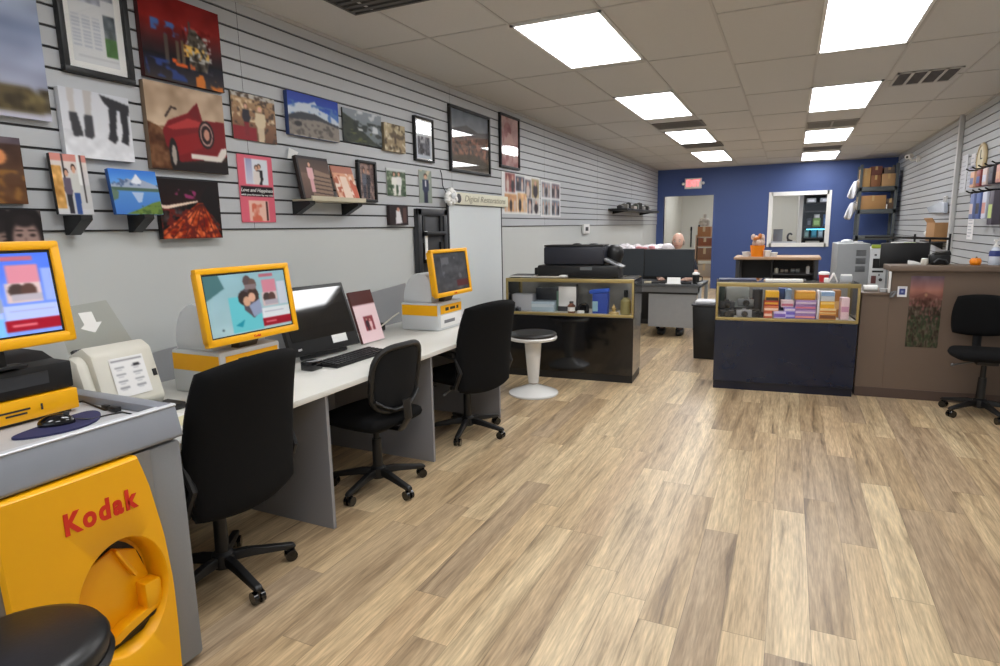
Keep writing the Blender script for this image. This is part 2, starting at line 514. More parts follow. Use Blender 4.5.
# back wall with doorway and serving window
DX0, DX1, DZ = -2.79, -1.655, 2.185
WX0, WX1, WZ0, WZ1 = -.42, .72, 1.03, 2.14
b = MB(); T0, T1 = YB, YB + .12
b.box(XL, DX0, T0, T1, 0, ZC); b.box(DX0, DX1, T0, T1, DZ, ZC); b.box(DX1, WX0, T0, T1, 0, ZC)
b.box(WX0, WX1, T0, T1, 0, WZ0); b.box(WX0, WX1, T0, T1, WZ1, ZC); b.box(WX1, XR, T0, T1, 0, ZC)
struct('wall_back', b, M_blue, 0)
b = MB(); b.box(XL - .12, XL, YB, YR, 0, ZC); b.box(XR, XR + .12, YB, YR, 0, ZC); b.box(XL, XR, YR, YR + .1, 0, ZC)
struct('wall_rear', b, M_pale, 0)
b = MB(); b.box(.16, .24, T1 + .5, YR, 0, ZC)
struct('wall_partition', b, M_pale, 0)
b = MB(); w = .085
b.box(WX0 - .05, WX0 + .035, YB - .025, YB + .10, WZ0 - .05, WZ1 + .05); b.box(WX1 - .035, WX1 + .05, YB - .025, YB + .10, WZ0 - .05, WZ1 + .05)
b.box(WX0, WX1, YB - .025, YB + .10, WZ1 - .035, WZ1 + .05); b.box(WX0, WX1, YB - .025, YB + .10, WZ0 - .05, WZ0 + .035)
win = struct('window_1', b, M_white, 0)
obj('glass', MB().box(WX0, WX1, YB + .05, YB + .056, WZ0, WZ1), M_glass, win, 0)
b = MB(); b.box(DX0 - .03, DX0, YB - .012, YB + .13, 0, DZ + .03); b.box(DX1, DX1 + .03, YB - .012, YB + .13, 0, DZ + .03); b.box(DX0, DX1, YB - .012, YB + .13, DZ, DZ + .03)
struct('door_1', b, mat('jamb_blue', (70, 88, 140), .5), 0)
# shop front behind the camera: low wall, lintel and posts, daylight through the opening
b = MB(); b.box(XL, XR, YF - .1, YF, 0, .5); b.box(XL, XR, YF - .1, YF, 2.4, ZC); b.box(XL, XL + .3, YF - .1, YF, .5, 2.4); b.box(XR - .3, XR, YF - .1, YF, .5, 2.4); b.box(-.55, -.45, YF - .1, YF, .5, 2.4)
struct('wall_front', b, M_wall, 0)
# steel column against the slatted wall
b = MB(); b.box(1.885, 1.935, 9.82, 9.90, 0, ZC, bev=.006)
struct('trim_2', b, mat('column_paint', (205, 206, 206), .4, var=.02))
# ceiling grid
b = MB(); t = .009
rowL = [3.90 + 2.764 * k / 2 for k in range(-5, 9)]; rowR = [4.36 + 2.764 * k / 2 for k in range(-5, 9)]
for x in (-2.36, -1.75, -1.135, -.51, .115, .74, 1.36):
    b.box(x - t, x + t, YF, YB, ZC - .006, ZC)
for y in rowL:
    if y < YB: b.box(XL, -.51, y - t, y + t, ZC - .005, ZC)
for y in rowR:
    if y < YB: b.box(-.51, XR, y - t, y + t, ZC - .005, ZC)
b.box(XL, XL + .03, YF, YB, ZC - .02, ZC); b.box(XR - .03, XR, YF, YB, ZC - .02, ZC); b.box(XL, XR, YB - .025, YB, ZC - .02, ZC)
struct('trim_1', b, M_tbar, 0)

# ceiling lights
def ceiling_light(x, y, w, l, label):
    t = thing('ceiling_light', label, 'light', (x, y, ZC - .001), 0, 'ceiling panel lights')
    b = MB(); e = .022
    b.box(-w / 2, w / 2, 0, e, -.014, 0); b.box(-w / 2, w / 2, l - e, l, -.014, 0); b.box(-w / 2, -w / 2 + e, 0, l, -.014, 0); b.box(w / 2 - e, w / 2, 0, l, -.014, 0)
    obj('frame', b, M_white, t, 0)
    obj('diffuser', MB().box(-w / 2 + e, w / 2 - e, e, l - e, -.009, -.002), M_lamp, t, 0)
LN = ['bright ceiling light nearest the slatted wall of hanging pictures', 'ceiling light second along the row over the desk side', 'ceiling light third along the row over the desk side', 'small far ceiling light above the exit sign, end of the desk side row']
RN = ['largest bright ceiling light, cut off by the top of the picture', 'bright ceiling light beside the slotted air vent', 'third ceiling light along the row nearer the grey shelving', 'far ceiling light in front of the blue wall above the window']
Lx = [(-1.44, 3.915, .62, 1.24), (-1.435, 6.48, .61, 1.50), (-1.425, 9.18, .585, 1.46), (-1.45, 11.95, .60, 1.88)]
Rx = [(.415, 4.2, .61, 1.48), (.415, 7.03, .62, 1.50), (.43, 10.2, .64, 1.52), (.445, 13.30, .66, 1.56)]
for p_, n_ in zip(Lx, LN): ceiling_light(*p_, n_)
for p_, n_ in zip(Rx, RN): ceiling_light(*p_, n_)
# the same row goes on over and behind the camera, and one lights the back room; two unseen ones are added there
for x, y, n_ in ((-1.44, 1.15, 'ceiling light over the photo kiosk, out of the picture'), (.415, 1.4, 'ceiling light over the middle of the floor, out of the picture'),
                 (-1.44, -1.6, 'ceiling light at the shop front over the desk side'), (.415, -1.4, 'ceiling light at the shop front over the open floor')):
    ceiling_light(x, y, .61, 1.24, n_)
ceiling_light(-1.9, 16.3, .6, 1.24, 'ceiling light in the back room beyond the doorway')
ceiling_light(-.35, 16.6, .6, 1.24, 'added unseen ceiling light brightening the back room beyond the window')  # added lamp, out of view, brightens the pale wall beyond the window
ceiling_light(.95, 15.45, .6, 1.0, 'added unseen ceiling light brightening the dark shelving beyond the window')  # added lamp, out of view, lifts the goods on the shelving

def vent(x0, x1, y0, y1, n, along, label, m=None, bg=None):
    t = thing('ceiling_vent', label, 'vent', ((x0 + x1) / 2, (y0 + y1) / 2, ZC - .001), 0, 'ceiling air vents')
    a, c = (x1 - x0) / 2, (y1 - y0) / 2
    b = MB(); e = .02
    b.box(-a, a, -c, -c + e, -.012, 0); b.box(-a, a, c - e, c, -.012, 0); b.box(-a, -a + e, -c, c, -.012, 0); b.box(a - e, a, -c, c, -.012, 0)
    if along:
        for k in range(1, along):
            x = -a + 2 * a * k / along; b.box(x - .012, x + .012, -c, c, -.012, 0)
    obj('frame', b, m or M_tbar, t, 0)
    s = MB()
    for k in range(n):
        y = -c + e + (2 * c - 2 * e) * (k + .5) / n; h = (c - e) / n * .5
        s.box(-a + e, a - e, y - h, y + h, -.009, -.004)
    obj('slat', s, bg or M_dgrey, t, 0)
    obj('duct', MB().box(-a + e, a - e, -c + e, c - e, -.003, -.001), mat('duct_dark', (45, 44, 44), .8), t, 0)
vent(.80, 1.30, 6.80, 7.38, 10, 4, 'four-section dark slotted air vent set in the ceiling tiles', None, mat('vent_grey', (92, 88, 88), .6))
vent(-2.50, -1.76, 2.45, 3.27, 12, 0, 'dark ceiling grille at the top edge over the framed pictures', mat('vent_frame', (80, 79, 78), .6), mat('vent_dark', (84, 83, 82), .7))
vent(-1.73, -1.10, 8.42, 8.90, 7, 0, 'grey ceiling return grille before the third light of the desk side row', mat('vent_frame2', (120, 117, 114), .6), mat('vent_g2', (112, 109, 106), .7))
vent(-1.72, -1.10, 10.72, 11.30, 7, 0, 'grey ceiling return grille before the last light of the desk side row', mat('vent_frame2', (120, 117, 114), .6), mat('vent_g2', (112, 109, 106), .7))
vent(.12, .74, 9.42, 9.98, 7, 2, 'pale ceiling grille between the second and third lights by the shelving row', mat('vent_frame3', (160, 158, 154), .6), mat('vent_g3', (140, 138, 135), .7))
vent(.12, .74, 12.45, 12.95, 7, 0, 'grey ceiling return grille before the far light above the window', mat('vent_frame2', (120, 117, 114), .6), mat('vent_g2', (112, 109, 106), .7))

# exit sign on the blue wall
t = thing('exit_sign', 'small red EXIT sign with two side lamps high on the blue wall', 'sign', (-2.12, YB - .001, 2.46), -PI / 2)
obj('housing', MB().box(0, .06, -.19, .19, -.12, .12, bev=.008), M_white, t)
text_mesh('lettering', 'EXIT', .2, M_exit, t, Matrix.Translation((.0615, 0, 0)) @ FACE_X, bold=.006, width=.31)
for s in (-1, 1):
    obj('lamp_head', MB().cyl((.05, s * .20, 0), (.05, s * .22, 0), .025).ball((.05, s * .225, 0), .036, n=12), M_white, t)
# thermostat box on the wall under the slats
t = thing('thermostat', 'small white thermostat box on the grey wall above the printer', 'thermostat', (XL + .005, 9.42, 1.47))
obj('housing', MB().box(0, .035, -.15, .15, -.075, .075, bev=.006), M_white, t)
obj('dial', MB().box(.0355, .041, -.07, .07, -.03, .03, bev=.003), M_dgrey, t)
# ------------------------------------------------------------------ pictures on the slatted wall
WX = XL + .0145          # face of the slats
def canvas(label, y0, y1, z0, z1, pic, edge=(60, 56, 54), d=.032, name='canvas_picture', cat='picture', group=None, m=None, x=None, ry=0.0):
    k = (2.942 - d) / 2.942      # measured on the wall plane: bring to the front face
    y0, y1, z0, z1 = y0 * k, y1 * k, 1.5 + (z0 - 1.5) * k, 1.5 + (z1 - 1.5) * k
    t = thing(name, label, cat, (WX + .001 if x is None else x, (y0 + y1) / 2, z0), 0, group, ry)
    w, h = y1 - y0, z1 - z0
    obj('canvas' if d > .01 else 'backing', MB().box(0, d, -w / 2, w / 2, 0, h, bev=min(.003, d / 3)), mat('edge_%d_%d_%d' % edge, edge, .6), t)
    ink_mesh('print', pic, -w / 2, w / 2, 0, h, d + .0006, m or M_print, t)
    return t

def framed(label, y0, y1, z0, z1, pic, fw_=.02, mount=0.0, fm=None, d=.03, group=None):
    k = (2.942 - d * .8) / 2.942
    y0, y1, z0, z1 = y0 * k, y1 * k, 1.5 + (z0 - 1.5) * k, 1.5 + (z1 - 1.5) * k
    t = thing('framed_picture', label, 'picture', (WX + .001, (y0 + y1) / 2, z0), 0, group)
    w, h = (y1 - y0) / 2, z1 - z0
    b = MB()
    b.box(0, d, -w, w, 0, fw_, bev=.003); b.box(0, d, -w, w, h - fw_, h, bev=.003); b.box(0, d, -w, -w + fw_, fw_, h - fw_, bev=.003); b.box(0, d, w - fw_, w, fw_, h - fw_, bev=.003)
    obj('frame', b, fm or M_black, t)
    obj('mount_board' if mount else 'backing', MB().box(.002, .012, -w + fw_, w - fw_, fw_, h - fw_), M_paper, t, 0)
    q = fw_ + mount
    ink_mesh('print', pic, -w + q, w - q, q, h - q, .0126, M_print, t)
    obj('glass', MB().box(.018, .020, -w + fw_, w - fw_, fw_, h - fw_), M_pglass, t, 0)
    return t

# big sea and rock canvas cut by the frame
p = Pic(40, 60).grad((150, 160, 186), (192, 200, 214), 0, .35).grad((192, 200, 214), (140, 152, 180), .35, .6).grad((140, 152, 180), (190, 190, 205), .6, 1).noise(30, 5, 3, f2=12)
p.poly([(.0, .9), (.55, .87), (.7, .855), (.9, .86), (.99, .93), (1, .97), (.0, .985)], (104, 92, 62)).blot((70, 60, 40), 14, .5, 2, .5, .86, 1, .97).blot((140, 126, 84), 22, .6, 5, .5, .86, 1, .97)
canvas('large pale sky and sea canvas with a brown rock, cut off at the picture edge', .95, 1.675, 1.995, 2.90, p, (190, 194, 200))
# framed newspaper page
p = Pic(48, 72, (222, 224, 226))
p.rect(.02, .02, .7, .42, (178, 182, 196)).noise(60, 9, 7, .02, .02, .7, .42).rect(.68, 0, .98, .1, (130, 46, 50)).rect(.7, .15, .98, .36, (150, 156, 170)).noise(60, 8, 2, .7, .15, .98, .36)
for k in range(3):
    for j in range(9): p.rect(.03 + k * .22, .55 + j * .035, .2 + k * .22, .565 + j * .035, (186, 192, 204))
p.rect(.72, .5, .98, .72, (104, 112, 118)).noise(70, 7, 4, .72, .5, .98, .72).rect(.72, .72, .98, .9, (86, 128, 74)).noise(30, 9, 6, .72, .72, .98, .9).rect(.1, .93, .98, .95, (200, 202, 206))
framed('black framed newspaper page behind glass with a white border, above the boots canvas', 1.757, 2.083, 2.227, 2.80, p, .025, .032, d=.035)
# harbour lights on red sky
p = Pic(72, 58).grad((128, 22, 20), (150, 38, 30), 0, .3).grad((150, 38, 30), (22, 14, 22), .3, .72).grad((22, 20, 40), (70, 60, 58), .72, 1).noise(26, 6, 3, y1=.7)
p.blot((84, 116, 176), 12, .5, 4, .12, .3, .55, .46).rect(.26, .45, .31, .8, (92, 82, 74)).rect(.4, .5, .44, .78, (104, 92, 76)).rect(.46, .47, .5, .76, (112, 96, 74))
p.poly([(.55, .8), (.55, .42), (.6, .3), (.66, .3), (.8, .45), (.82, .66), (.78, .8)], (88, 80, 70)).noise(90, 22, 8, .5, .28, .86, .82).rect(.58, .22, .6, .36, (90, 80, 76)).blot((240, 196, 104), 24, .5, 9, .5, .52, .82, .66).blot((190, 190, 186), 26, .58, 1, .52, .36, .86, .7)
p.blot((228, 110, 44), 14, .45, 2, .34, .72, .62, .8).blot((56, 76, 136), 11, .42, 6, .02, .76, .5, .97).blot((214, 130, 52), 13, .45, 7, .62, .84, .98, 1)
canvas('night harbour canvas, lit towers under a dark red sky', 2.14, 2.615, 2.285, 2.70, p, (70, 20, 20))
# boots
p = Pic(48, 44).grad((206, 208, 214), (226, 228, 232)).noise(26, 9, 2, 0, .6)
p.poly([(.1, 0), (.2, 0), (.19, .36), (.12, .36)], (196, 192, 190)).poly([(.33, 0), (.45, 0), (.41, .36), (.33, .36)], (190, 186, 184))
p.poly([(.1, .34), (.21, .34), (.26, .6), (.26, .68), (.14, .7), (.12, .6)], (74, 74, 78)).poly([(.31, .36), (.43, .36), (.43, .66), (.38, .71), (.29, .68)], (80, 80, 84))
p.poly([(.56, .02), (1, .12), (.98, .28), (.9, .28), (.87, .22), (.7, .22), (.62, .14)], (60, 60, 64)).poly([(.68, .2), (.8, .2), (.76, .55), (.77, .68), (.72, .74), (.62, .68), (.66, .55)], (62, 62, 66)).poly([(.84, .2), (.96, .24), (.95, .6), (.93, .75), (.82, .7), (.86, .55)], (58, 58, 62))
canvas('black and white canvas of two pairs of legs in dark boots', 1.716, 2.034, 1.855, 2.155, p, (216, 218, 222))
# red tail-fin car
p = Pic(76, 66).grad((184, 160, 136), (196, 174, 150), 0, .5).grad((150, 120, 92), (86, 60, 44), .5, .75).grad((74, 48, 36), (28, 20, 20), .75, 1).noise(44, 6, 3, 0, 0, 1, .55)
p.poly([(0, .46), (.12, .5), (.26, .62), (.28, 1), (0, 1)], (104, 66, 36)).noise(60, 16, 5, 0, .46, .27, 1)
p.poly([(.17, .54), (.25, .42), (.5, .3), (.64, .15), (.69, .36), (1, .34), (1, .78), (.7, .84), (.36, .9), (.26, .78), (.2, .72)], (128, 18, 24)).poly([(.22, .5), (.5, .36), (.66, .38), (.66, .44), (.3, .52)], (180, 60, 58)).poly([(.5, .3), (.64, .15), (.68, .38)], (120, 16, 22))
p.poly([(.26, .62), (.66, .5), (.66, .7), (.3, .84)], (146, 24, 28)).ell(.73, .53, .105, .17, (40, 22, 24)).ell(.73, .53, .085, .14, (196, 160, 150)).ell(.73, .53, .07, .115, (44, 24, 26)).ell(.735, .53, .04, .07, (200, 150, 130))
p.ell(.28, .82, .055, .2, (26, 20, 20)).ell(.285, .82, .03, .12, (170, 160, 150)).poly([(.5, .78), (.86, .78), (.92, .68), (1, .66), (1, .74), (.9, .86), (.5, .84)], (222, 214, 206)).poly([(.3, .92), (1, .84), (1, 1), (.26, 1)], (34, 22, 22)).line(.22, .38, .3, .26, .012, (60, 44, 40)).line(.3, .26, .36, .27, .012, (60, 44, 40))
canvas('sepia and red canvas of an old red car with a tail fin', 2.122, 2.592, 1.835, 2.265, p, (120, 100, 80))
# light trails
p = Pic(64, 58, (30, 16, 16)).grad((26, 12, 14), (46, 18, 14), 0, .45)
p.poly([(.62, .38), (.7, .38), (1, 1), (0, 1), (.02, .86)], (186, 78, 28)).noise(120, 15, 3, 0, .4, 1, 1, f2=9)
for k in range(7): p.line(.64 + .01 * k, .4, -.1 + .2 * k, 1.05, .008, (84, 28, 14))
p.blot((110, 30, 20), 20, .5, 8, 0, .5, 1, 1).poly([(0, .42), (.1, .44), (.62, .34), (.62, .37), (.1, .5), (0, .48)], (236, 214, 196)).blot((150, 60, 110), 14, .55, 4, .25, .16, .62, .32).poly([(.66, .3), (.8, .08), (.98, .1), (1, .8), (.72, .42)], (24, 14, 16))
canvas('dark canvas of orange light trails on a night road, lowest on the wall', 2.14, 2.51, 1.478, 1.787, p, (30, 20, 20))
# brown couple, cut by the frame
p = Pic(30, 44).grad((78, 56, 46), (110, 74, 44), .1, 1).rect(0, 0, 1, .1, (104, 92, 100)).noise(26, 6, 3)
p.fig(.42, .22, 1.15, (92, 60, 40), (120, 76, 40), (226, 160, 110)).poly([(.52, .52), (.66, .36), (.66, .78), (.56, .76)], (232, 226, 218)).ell(.72, .3, .09, .12, (224, 154, 104)).blot((150, 110, 60), 10, .5, 6, .5, .5, 1, 1)
canvas('brown portrait canvas of a couple, cut off at the picture edge', 1.22, 1.535, 1.64, 1.91, p, (70, 66, 66))
# two smiling faces
p = Pic(60, 38, (104, 98, 97)).noise(16, 5, 2)
for cx, cy, rx, ry, sk in ((.64, .66, .155, .50, (150, 128, 120)), (.86, .55, .125, .48, (172, 146, 138))):
    p.ell(cx, cy - .1, rx * 1.3, ry * 1.22, (40, 34, 35)).rect(cx - rx * 1.25, cy, cx + rx * 1.25, 1, (44, 38, 39)).ell(cx, cy + .06, rx, ry, sk, .25)
    p.ell(cx, cy - .34, rx * .85, ry * .32, (48, 41, 42), .4)
    for s_ in (-1, 1):
        p.ell(cx + s_ * rx * .42, cy - .06, rx * .2, .03, (70, 56, 54)).line(cx + s_ * rx * .2, cy - .15, cx + s_ * rx * .6, cy - .15, .012, (66, 52, 50)).ell(cx + s_ * rx * .55, cy + .16, rx * .3, .1, tuple(min(255, v + 18) for v in sk), .8)
    p.line(cx - rx * .04, cy, cx - rx * .08, cy + .13, .012, (118, 96, 90)).ell(cx, cy + .28, rx * .48, .085, (112, 74, 72)).ell(cx, cy + .265, rx * .40, .05, (232, 224, 218))
canvas('black and white canvas of two smiling faces behind the kiosk screen', 1.10, 1.575, 1.40, 1.615, p, (60, 58, 58))
# pink double photo card
p = Pic(44, 76, (222, 112, 130)).rect(.2, .05, .86, .43, (222, 226, 234)).grad((160, 164, 196), (210, 212, 226), .05, .43, .22, .4).fig(.6, .12, .58, (40, 36, 40), (40, 36, 40)).fig(.52, .14, .6, (226, 218, 214), (226, 218, 214)).rect(0, .43, 1, .475, (222, 112, 130)).rect(.03, .465, .97, .61, (38, 26, 34))
p.rect(.22, .67, .8, .98, (236, 196, 180)).blot((216, 120, 96), 8, .45, 3, .3, .7, .75, .98).rect(.72, .68, .78, .97, (70, 40, 40)).rect(.2, .98, .8, 1, (222, 112, 130))
t = canvas('pink card with two wedding photos and a dark lettered band', 2.66, 2.925, 1.565, 1.96, p, (214, 110, 126), .006, 'hanging_photo_card', 'photo')
text_mesh('lettering', 'Love and Happiness', .03, M_paper, t, Matrix.Translation((.0075, 0, .19)) @ FACE_X, shear=.3, width=.25)
text_mesh('lettering', 'with you forever by my side', .014, M_paper, t, Matrix.Translation((.0075, 0, .163)) @ FACE_X, width=.25)
# couple at a rail
p = Pic(44, 40).grad((190, 160, 120), (150, 112, 84), 0, .6).grad((150, 112, 84), (120, 86, 66), .6, 1).blot((226, 204, 170), 12, .6, 3, 0, .1, 1, .6).blot((90, 72, 60), 14, .6, 5).rect(0, .72, .52, 1, (150, 40, 50)).rect(0, .0, 1, .1, (196, 192, 186)).blot((96, 80, 66), 16, .5, 7, 0, 0, 1, .12)
p.fig(.31, .2, .9, (48, 46, 56), (140, 40, 50), (226, 180, 156), (110, 84, 60)).fig(.63, .2, 1.05, (222, 206, 176), (214, 196, 170), (230, 184, 160), (200, 160, 96), 1.2)
canvas('warm brown photo of a couple standing together above the pink card', 2.652, 2.985, 2.045, 2.312, p, (90, 80, 70), .012, 'photo_picture')
# snow peak and gravel
p = Pic(60, 34).grad((22, 62, 168), (54, 108, 206), 0, .5).poly([(0, .35), (.2, .22), (.38, .2), (.52, .12), (.6, .3), (.8, .36), (1, .5), (1, .8), (0, .7)], (206, 216, 228)).blot((90, 130, 190), 10, .55, 3, 0, .2, 1, .6).poly([(0, .55), (.2, .44), (.5, .42), (.8, .55), (1, .6), (1, .75), (0, .72)], (66, 70, 78)).poly([(0, .64), (.6, .56), (1, .66), (1, 1), (0, 1)], (150, 142, 134)).blot((104, 98, 94), 16, .55, 6, 0, .62, 1, 1).ell(.17, .72, .07, .06, (60, 58, 60))
canvas('bright blue sky canvas of a snowy peak over grey gravel', 3.10, 3.587, 2.125, 2.396, p, (40, 60, 110))
# misty mountainside
p = Pic(48, 30).grad((150, 158, 166), (120, 128, 130)).poly([(0, .15), (.25, .3), (.5, .62), (.8, .9), (1, 1), (0, 1)], (66, 72, 60)).blot((46, 52, 48), 9, .5, 2, 0, .3, 1, 1, .8).blot((206, 210, 214), 7, .55, 5, .3, 0, .9, .6).blot((104, 110, 66), 10, .6, 6, .1, .6, .8, 1)
canvas('grey misty mountainside photo next to the blue sky canvas', 3.635, 4.095, 2.144, 2.378, p, (80, 84, 84), .012, 'photo_picture')
p = Pic(30, 24).grad((186, 172, 140), (150, 130, 100)).blot((96, 82, 60), 7, .5, 3).blot((214, 204, 176), 9, .62, 8).rect(.46, .3, .56, .7, (100, 84, 64)).noise(30, 8, 1)
canvas('small sepia landscape canvas beside the misty mountainside', 4.13, 4.42, 2.13, 2.346, p, (140, 126, 100), .03)
# white page in black frame
p = Pic(30, 40, (206, 214, 224)).grad((196, 208, 222), (228, 230, 232), 0, .5).rect(.12, .42, .9, .9, (84, 86, 96)).noise(120, 9, 4, .12, .42, .9, .9).blot((190, 192, 196), 9, .6, 2, .12, .42, .9, .9)
framed('tall black frame with a pale page and a small dark group photo', 4.57, 4.88, 2.093, 2.466, p, .016, .012)
# framed town view
p = Pic(60, 46).grad((104, 116, 130), (150, 156, 164), 0, .3).poly([(0, .34), (.4, .22), (.7, .3), (1, .26), (1, .5), (0, .5)], (96, 92, 96)).poly([(0, .44), (1, .36), (1, 1), (0, 1)], (132, 100, 84)).blot((186, 130, 110), 22, .55, 4, 0, .42, 1, .78).blot((70, 64, 62), 18, .56, 7, 0, .42, 1, .8).poly([(0, .78), (.6, .7), (1, .84), (1, 1), (0, 1)], (86, 74, 58)).noise(30, 9, 2)
framed('largest framed picture, a town on a hillside behind reflecting glass', 5.18, 6.035, 2.05, 2.66, p, .026, 0)
p = Pic(30, 40, (196, 160, 158)).noise(40, 5, 3).ell(.4, .26, .2, .15, (150, 76, 84)).ell(.42, .5, .3, .2, (206, 170, 166)).rect(.1, .74, .9, .8, (206, 196, 196)).blot((170, 110, 112), 6, .5, 2)
framed('narrow black frame with a pinkish portrait beside the framed town view', 6.295, 6.83, 2.175, 2.76, p, .026, 0)
# photos lower down
p = Pic(26, 34, (120, 100, 96)).blot((176, 150, 140), 7, .5, 4).fig(.35, .12, .95, (110, 116, 130), (70, 70, 84)).fig(.62, .14, .95, (60, 58, 66), (52, 52, 60))
framed('small dark framed photo of a standing couple above the end of the shelf', 3.775, 4.0, 1.72, 2.027, p, .02, 0)
p = Pic(26, 26, (88, 104, 84)).blot((150, 164, 140), 8, .5, 3).rect(0, 0, 1, .1, (206, 210, 210)).fig(.38, .12, 1.0, (232, 230, 224), (232, 230, 224), wide=1.2).fig(.64, .1, 1.0, (226, 224, 222), (226, 224, 222), wide=1.2).blot((60, 84, 60), 9, .5, 6, 0, .6, 1, 1)
canvas('small green photo of a wedding couple in white', 4.133, 4.40, 1.78, 1.997, p, (200, 200, 198), .008, 'photo_picture', 'photo')
p = Pic(18, 34, (150, 160, 150)).blot((206, 196, 170), 6, .55, 3, 0, 0, 1, .4).fig(.5, .1, 1.05, (44, 52, 84), (36, 42, 70), wide=1.1).rect(.45, .3, .55, .5, (230, 230, 232))
canvas('narrow photo of a man in a dark blue suit', 4.61, 4.815, 1.737, 2.018, p, (210, 210, 208), .006, 'photo_picture', 'photo')
p = Pic(24, 20, (46, 34, 36)).poly([(.35, .25), (.55, .2), (.68, .9), (.3, .95)], (222, 220, 222)).rect(.72, .1, .92, .9, (96, 70, 66)).ell(.46, .2, .08, .1, (200, 150, 130))
canvas('small dark wedding album cover hung just above the black rack', 4.15, 4.415, 1.545, 1.704, p, (40, 28, 30), .03, 'hanging_album', 'album')

# ---- collages of print samples
def collage(label, y0, y1, z0, z1, cells, n):
    t = thing('hanging_photo_sheet', label, 'photo sheet', (WX + .001, (y0 + y1) / 2, z0), 0, 'sheets of small sample photos')
    w, h = y1 - y0, z1 - z0
    p = Pic(*n, (226, 226, 226))
    for k, (a, c_, d, e, col, fg) in enumerate(cells):
        p.rect(a, c_, d, e, col).noise(50, 12, k, a, c_, d, e)
        for f in range(fg): 
            x = a + (d - a) * (f + .5) / fg
            p.ell(x, c_ + (e - c_) * .62, (d - a) * .3 / fg, (e - c_) * .38, (60, 52, 56) if (f + k) % 2 else (206, 190, 180)); p.ell(x, c_ + (e - c_) * .24, (d - a) * .15 / fg, (e - c_) * .14, (206, 160, 140))
    obj('backing', MB().box(0, .003, -w / 2, w / 2, 0, h), M_paper, t, 0)
    ink_mesh('print', p, -w / 2, w / 2, 0, h, .0036, M_print, t)
collage('wide sheet of brown and tan sample photos above the white board', 6.30, 7.45, 1.665, 2.13,
        [(.08, .02, .32, .47, (150, 84, 80), 2), (.34, .05, .56, .42, (88, 90, 104), 2), (.58, .1, .74, .55, (110, 104, 110), 1), (.76, .06, .98, .55, (176, 160, 124), 1), (.06, .52, .36, .94, (206, 160, 112), 3), (.38, .46, .62, .94, (220, 182, 134), 2), (.64, .58, .78, .97, (92, 92, 104), 1), (.8, .58, .98, .97, (196, 192, 186), 1)], (60, 26))
collage('sheet of four grey and white wedding group photos', 7.485, 8.235, 1.645, 2.11,
        [(.05, .05, .47, .46, (150, 148, 156), 3), (.53, .05, .95, .46, (124, 112, 122), 3), (.05, .53, .47, .95, (160, 168, 172), 3), (.53, .53, .95, .95, (130, 138, 150), 3)], (40, 28))
# white plush ornament and the long lettered sign above the board
t = thing('hanging_banner', 'long cream sign with faint grey lettering above the white board', 'sign', (WX + .03, 5.765, 1.737))
obj('panel', MB().box(0, .012, -.615, .615, 0, .115, bev=.004), mat('cream_card', (222, 220, 200), .6), t)
text_mesh('lettering', 'Digital Restorations', .085, mat('tan_ink', (150, 146, 126), .7), t, Matrix.Translation((.0135, .06, .058)) @ FACE_X, shear=.25, width=.95)
obj('emblem', MB().ball((.014, -.53, .058), (.004, .05, .045), n=16), M_dgrey, t)
t = thing('hanging_ornament', 'round white fluffy ornament at the near end of the cream sign', 'ornament', (WX + .03, 5.03, 1.735))
b = MB()
rr = random.Random(3)
for k in range(26):
    a, c_ = rr.uniform(0, 2 * PI), rr.uniform(0, 1); b.ball((.03 + .02 * rr.random(), .085 * c_ ** .5 * math.cos(a), .065 + .06 * c_ ** .5 * math.sin(a)), .028, n=10)
obj('body', b, M_paper, t)
obj('face', MB().ball((.07, .0, .07), (.012, .04, .03), n=12), M_ltgrey, t)
# cord hanging on the slats
o = obj('hanging_wire', MB().tube([(WX + .006, 4.97, 2.04), (WX + .012, 4.98, 2.0), (WX + .008, 5.0, 1.9), (WX + .008, 5.06, 1.84)], .004, 6), M_dgrey)
tag(o, 'thin dark cord hanging on the slats above the cream sign', 'wire')

# ---- sloped display shelves and what leans on them
def bracket(y, z, label, group='black shelf brackets on the slats', w=.05, L=.13, h=.085):
    t = thing('shelf_bracket', label, 'bracket', (WX + .001, y, z), 0, group)
    obj('back_plate', MB().box(0, .008, -w / 2, w / 2, -h, 0, bev=.002), M_black, t)
    obj('arm', MB().prism([(0, 0), (L, 0), (L, -.02), (.03, -h), (0, -h)], 'y', -w / 2, w / 2), M_black, t)
bracket(1.69, 1.592, 'black bracket under the leaning family photo')
bracket(1.985, 1.600, 'black bracket under the mountain lake canvas')
def leaning(label, y0, y1, x, z, h, pic, tilt, edge, d=.03, name='canvas_picture', cat='picture', m=None):
    t = thing(name, label, cat, (x, (y0 + y1) / 2, z), 0, None, -tilt)
    w = y1 - y0
    obj('canvas' if d > .02 else 'backing', MB().box(-d, 0, -w / 2, w / 2, 0, h, bev=.003), mat('edge_%d_%d_%d' % edge, edge, .6), t)
    ink_mesh('print', pic, -w / 2, w / 2, 0, h, .0006, m or M_print, t)
    return t
p = Pic(40, 58).grad((226, 214, 206), (206, 204, 206), 0, .5).rect(0, 0, 1, .12, (214, 150, 140)).rect(0, .2, .25, 1, (206, 160, 92)).noise(70, 8, 3, 0, .2, .3, 1).rect(.3, 0, .34, .4, (60, 56, 58)).rect(.72, 0, .8, .5, (230, 232, 230)).rect(.82, .0, .86, .8, (70, 66, 66)).rect(.0, .9, 1, 1, (206, 206, 208))
p.fig(.38, .24, .98, (112, 100, 116), (56, 54, 62), hair=(50, 40, 40), wide=.85).fig(.6, .16, .99, (206, 206, 202), (62, 92, 152), wide=.8)
leaning('leaning photo panel of a man and woman standing outdoors, on the first bracket', 1.618, 1.768, WX + .06, 1.597, .262, p, math.radians(3.5), (26, 24, 24), .022)
